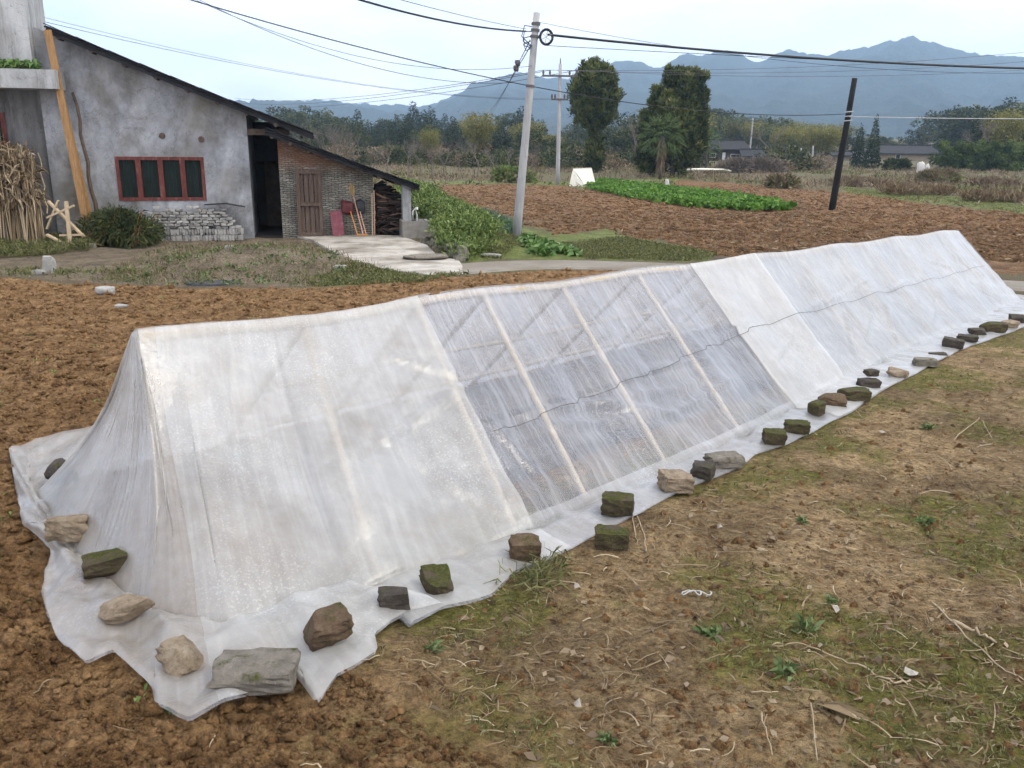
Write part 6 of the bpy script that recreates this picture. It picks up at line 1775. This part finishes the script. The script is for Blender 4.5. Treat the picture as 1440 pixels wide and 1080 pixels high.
for i, (u, v, s, lb_) in enumerate(((1100, 946, .09, 'pale green rosette weed on bare soil near the bottom right'), (1132, 882, .10, 'dark green leafy weed left of the white scrap'), (1000, 892, .09, 'small leafy weed on bare soil below the grey twig knot'), (1128, 735, .07, 'green weed sprig upslope on the bare ground'), (1300, 732, .09, 'flat green weed on the mossy ground at the right'), (1306, 605, .10, 'bright grass sprout far up the bare ground'), (608, 918, .07, 'small green sprout on soil below the film corner'), (855, 1040, .06, 'little green blade sprout near the bottom centre'), (1170, 845, .06, 'small weed beside the white scrap'), (240, 1000, .04, 'tiny green sprout under the film corner'))):
    weed(u, v, 34, s * .8, s * .2, L_WEED, 'leafy_weed', lb_, 1.3, .2, .25, s * .12)
# sticks and scraps
SCRAP = mat_noise('dirty_paper', [(.3, (.22, .19, .15)), (.7, (.42, .38, .32))], 20, .9)
def stick(px, r, mat, name, label, cat, lift=.012):
    P_ = [G(u, v) for u, v in px]; P_ = [np.array([p[0], p[1], zg(p) + lift]) for p in P_]
    Q_ = []
    for a_, b_ in zip(P_[:-1], P_[1:]):
        for k_ in range(5): Q_.append(a_ + (b_ - a_) * k_ / 5 + rs.normal(size=3) * r * .9)
    Q_.append(P_[-1]); P_ = Q_
    o = MB().tube([p - P_[0] for p in P_], [r * (1 - .5 * i / len(P_)) * rnd.uniform(.85, 1.15) for i in range(len(P_))], 6).build(name, mat, None, True); o.location = [float(c) for c in P_[0]]
    return tag(o, label, cat)
DRYW = mat_noise('dry_stick', [(.3, (.2, .15, .09)), (.6, (.36, .28, .18)), (.85, (.5, .42, .3))], 20, .85)
stick([(1280, 955), (1255, 960), (1215, 938), (1165, 918), (1120, 905), (1085, 912)], .0045, DRYW, 'dead_plant', 'long uprooted dry plant stem lying at the bottom right', 'stem')
stick([(1340, 620), (1378, 590), (1395, 618)], .004, DRYW, 'dry_twig', 'bent pale twig lying far up at the right edge', 'twig')
stick([(1195, 572), (1215, 590), (1228, 597)], .003, DRYW, 'dry_twig', 'short brown twig beside the bright mossy brick', 'twig')
stick([(888, 715), (893, 745), (895, 770)], .004, DRYW, 'dry_twig', 'left of two pale straws hanging before the mossy brick', 'twig')
stick([(892, 720), (905, 750), (908, 778)], .004, DRYW, 'dry_twig', 'right of two pale straws hanging before the mossy brick', 'twig')
stick([(1310, 850), (1350, 890), (1400, 935), (1440, 960)], .004, DRYW, 'dry_twig', 'long straight dry stalk near the right edge', 'twig')
stick([(1340, 880), (1375, 893), (1400, 910)], .008, DRYW, 'dry_twig', 'thick pale stalk piece near the right edge', 'twig')
stick([(1056, 978), (1094, 979)], .003, DRYW, 'dry_twig', 'short pale stalk below the rosette weed', 'twig')
stick([(1140, 1000), (1148, 1080)], .003, DRYW, 'dry_twig', 'upright pale stalk at the bottom edge beside the dead leaf', 'twig')
stick([(1070, 1010), (1085, 1070)], .003, DRYW, 'dry_twig', 'pale stalk at the bottom edge left of the upright one', 'twig')
for i, (u, v, s, lb_) in enumerate(((1175, 862, .045, 'white crumpled scrap beside the dark green weed'), (1280, 950, .055, 'greyish white triangular scrap at the end of the long stem'), (812, 994, .03, 'small white flake at the bottom centre'), (1012, 748, .035, 'pale scrap up the bare ground below the tan brick'), (812, 832, .028, 'pale flake right of the long-bladed grass tuft'), (1240, 612, .04, 'pale flake on the bare ground near the row of three bricks'))):
    b = G(u, v); b[2] = zg(b) + .02
    mb = MB()
    for k_ in range(6):
        a = k_ * 1.047 + rnd.uniform(-.3, .3); rr_ = s * .6 * rnd.uniform(.6, 1.2); mb.v.append((rr_ * math.cos(a), rr_ * math.sin(a), rnd.uniform(-.008, .02)))
    mb.v.append((0, 0, .02)); mb.v.append((0, 0, .005))
    mb.f += [(k_, (k_ + 1) % 6, 6) for k_ in range(6)] + [((k_ + 1) % 6, k_, 7) for k_ in range(6)]
    o = mb.build('paper_scrap', SCRAP); o.location = b; tag(o, lb_, 'scrap')
# dry maize leaf at the bottom edge
b = G(1140, 1000)
C = np.repeat(np.array([[0, 0, .01]]), 5, 0) + rs.normal(size=(5, 3)) * .006
D = np.array([[.9, -.5, .05], [.8, -.62, .12], [.95, -.4, .02], [.7, -.3, .15], [.6, -.8, .05]])
v_, f_, t_ = leaves_arrays(C, D, rs.uniform(.14, .22, 5), .03, rs.uniform(.4, 1, 5), .1)
b[2] = zg(b) + .012
tag(link('dry_leaf', mesh_np('dry_leaf', v_, f_, False, {'tint': t_}), L_STRAW, None, b), 'long dry maize leaf lying at the bottom edge', 'leaf')
# knot of grey twine
b = G(972, 835); b[2] = zg(b) + .02
TWINE = mat_noise('grey_twine', [(.3, (.28, .27, .25)), (.7, (.46, .45, .42))], 30, .8)
pts = [(.09 * math.cos(i * .55) * (1 - i * .02) + .012 * i - .1, .045 * math.sin(i * .8), .015 + .01 * math.sin(i * 1.7)) for i in range(26)]
pts = [tuple(.38 * c_ for c_ in p_) for p_ in pts]
o = MB().tube(pts, .0034, 5).build('twine_knot', TWINE, None, True); o.location = b; tag(o, 'knot of grey twine lying on the bare soil', 'twine')

# ------------------------------------------------------------------ the air between here and the hills
hz = MB().box(-4200, 4200, -60, 3700, -8, 400).build('haze', None)
hm = bpy.data.materials.new('haze_air'); hm.use_nodes = True
hn, hl = hm.node_tree.nodes, hm.node_tree.links
for n in list(hn):
    if n.type != 'OUTPUT_MATERIAL': hn.remove(n)
pv = hn.new('ShaderNodeVolumePrincipled')
pv.inputs['Color'].default_value = (.52, .75, 1.0, 1)
pv.inputs['Density'].default_value = .00032
pv.inputs['Density Attribute'].default_value = ''
hl.new(pv.outputs['Volume'], hn['Material Output'].inputs['Volume'])
hm.cycles.homogeneous_volume = True
hz.data.materials.append(hm)
hz.display_type = 'WIRE'
tag(hz, 'pale blue haze in the air before the hills', 'haze', kind='stuff')
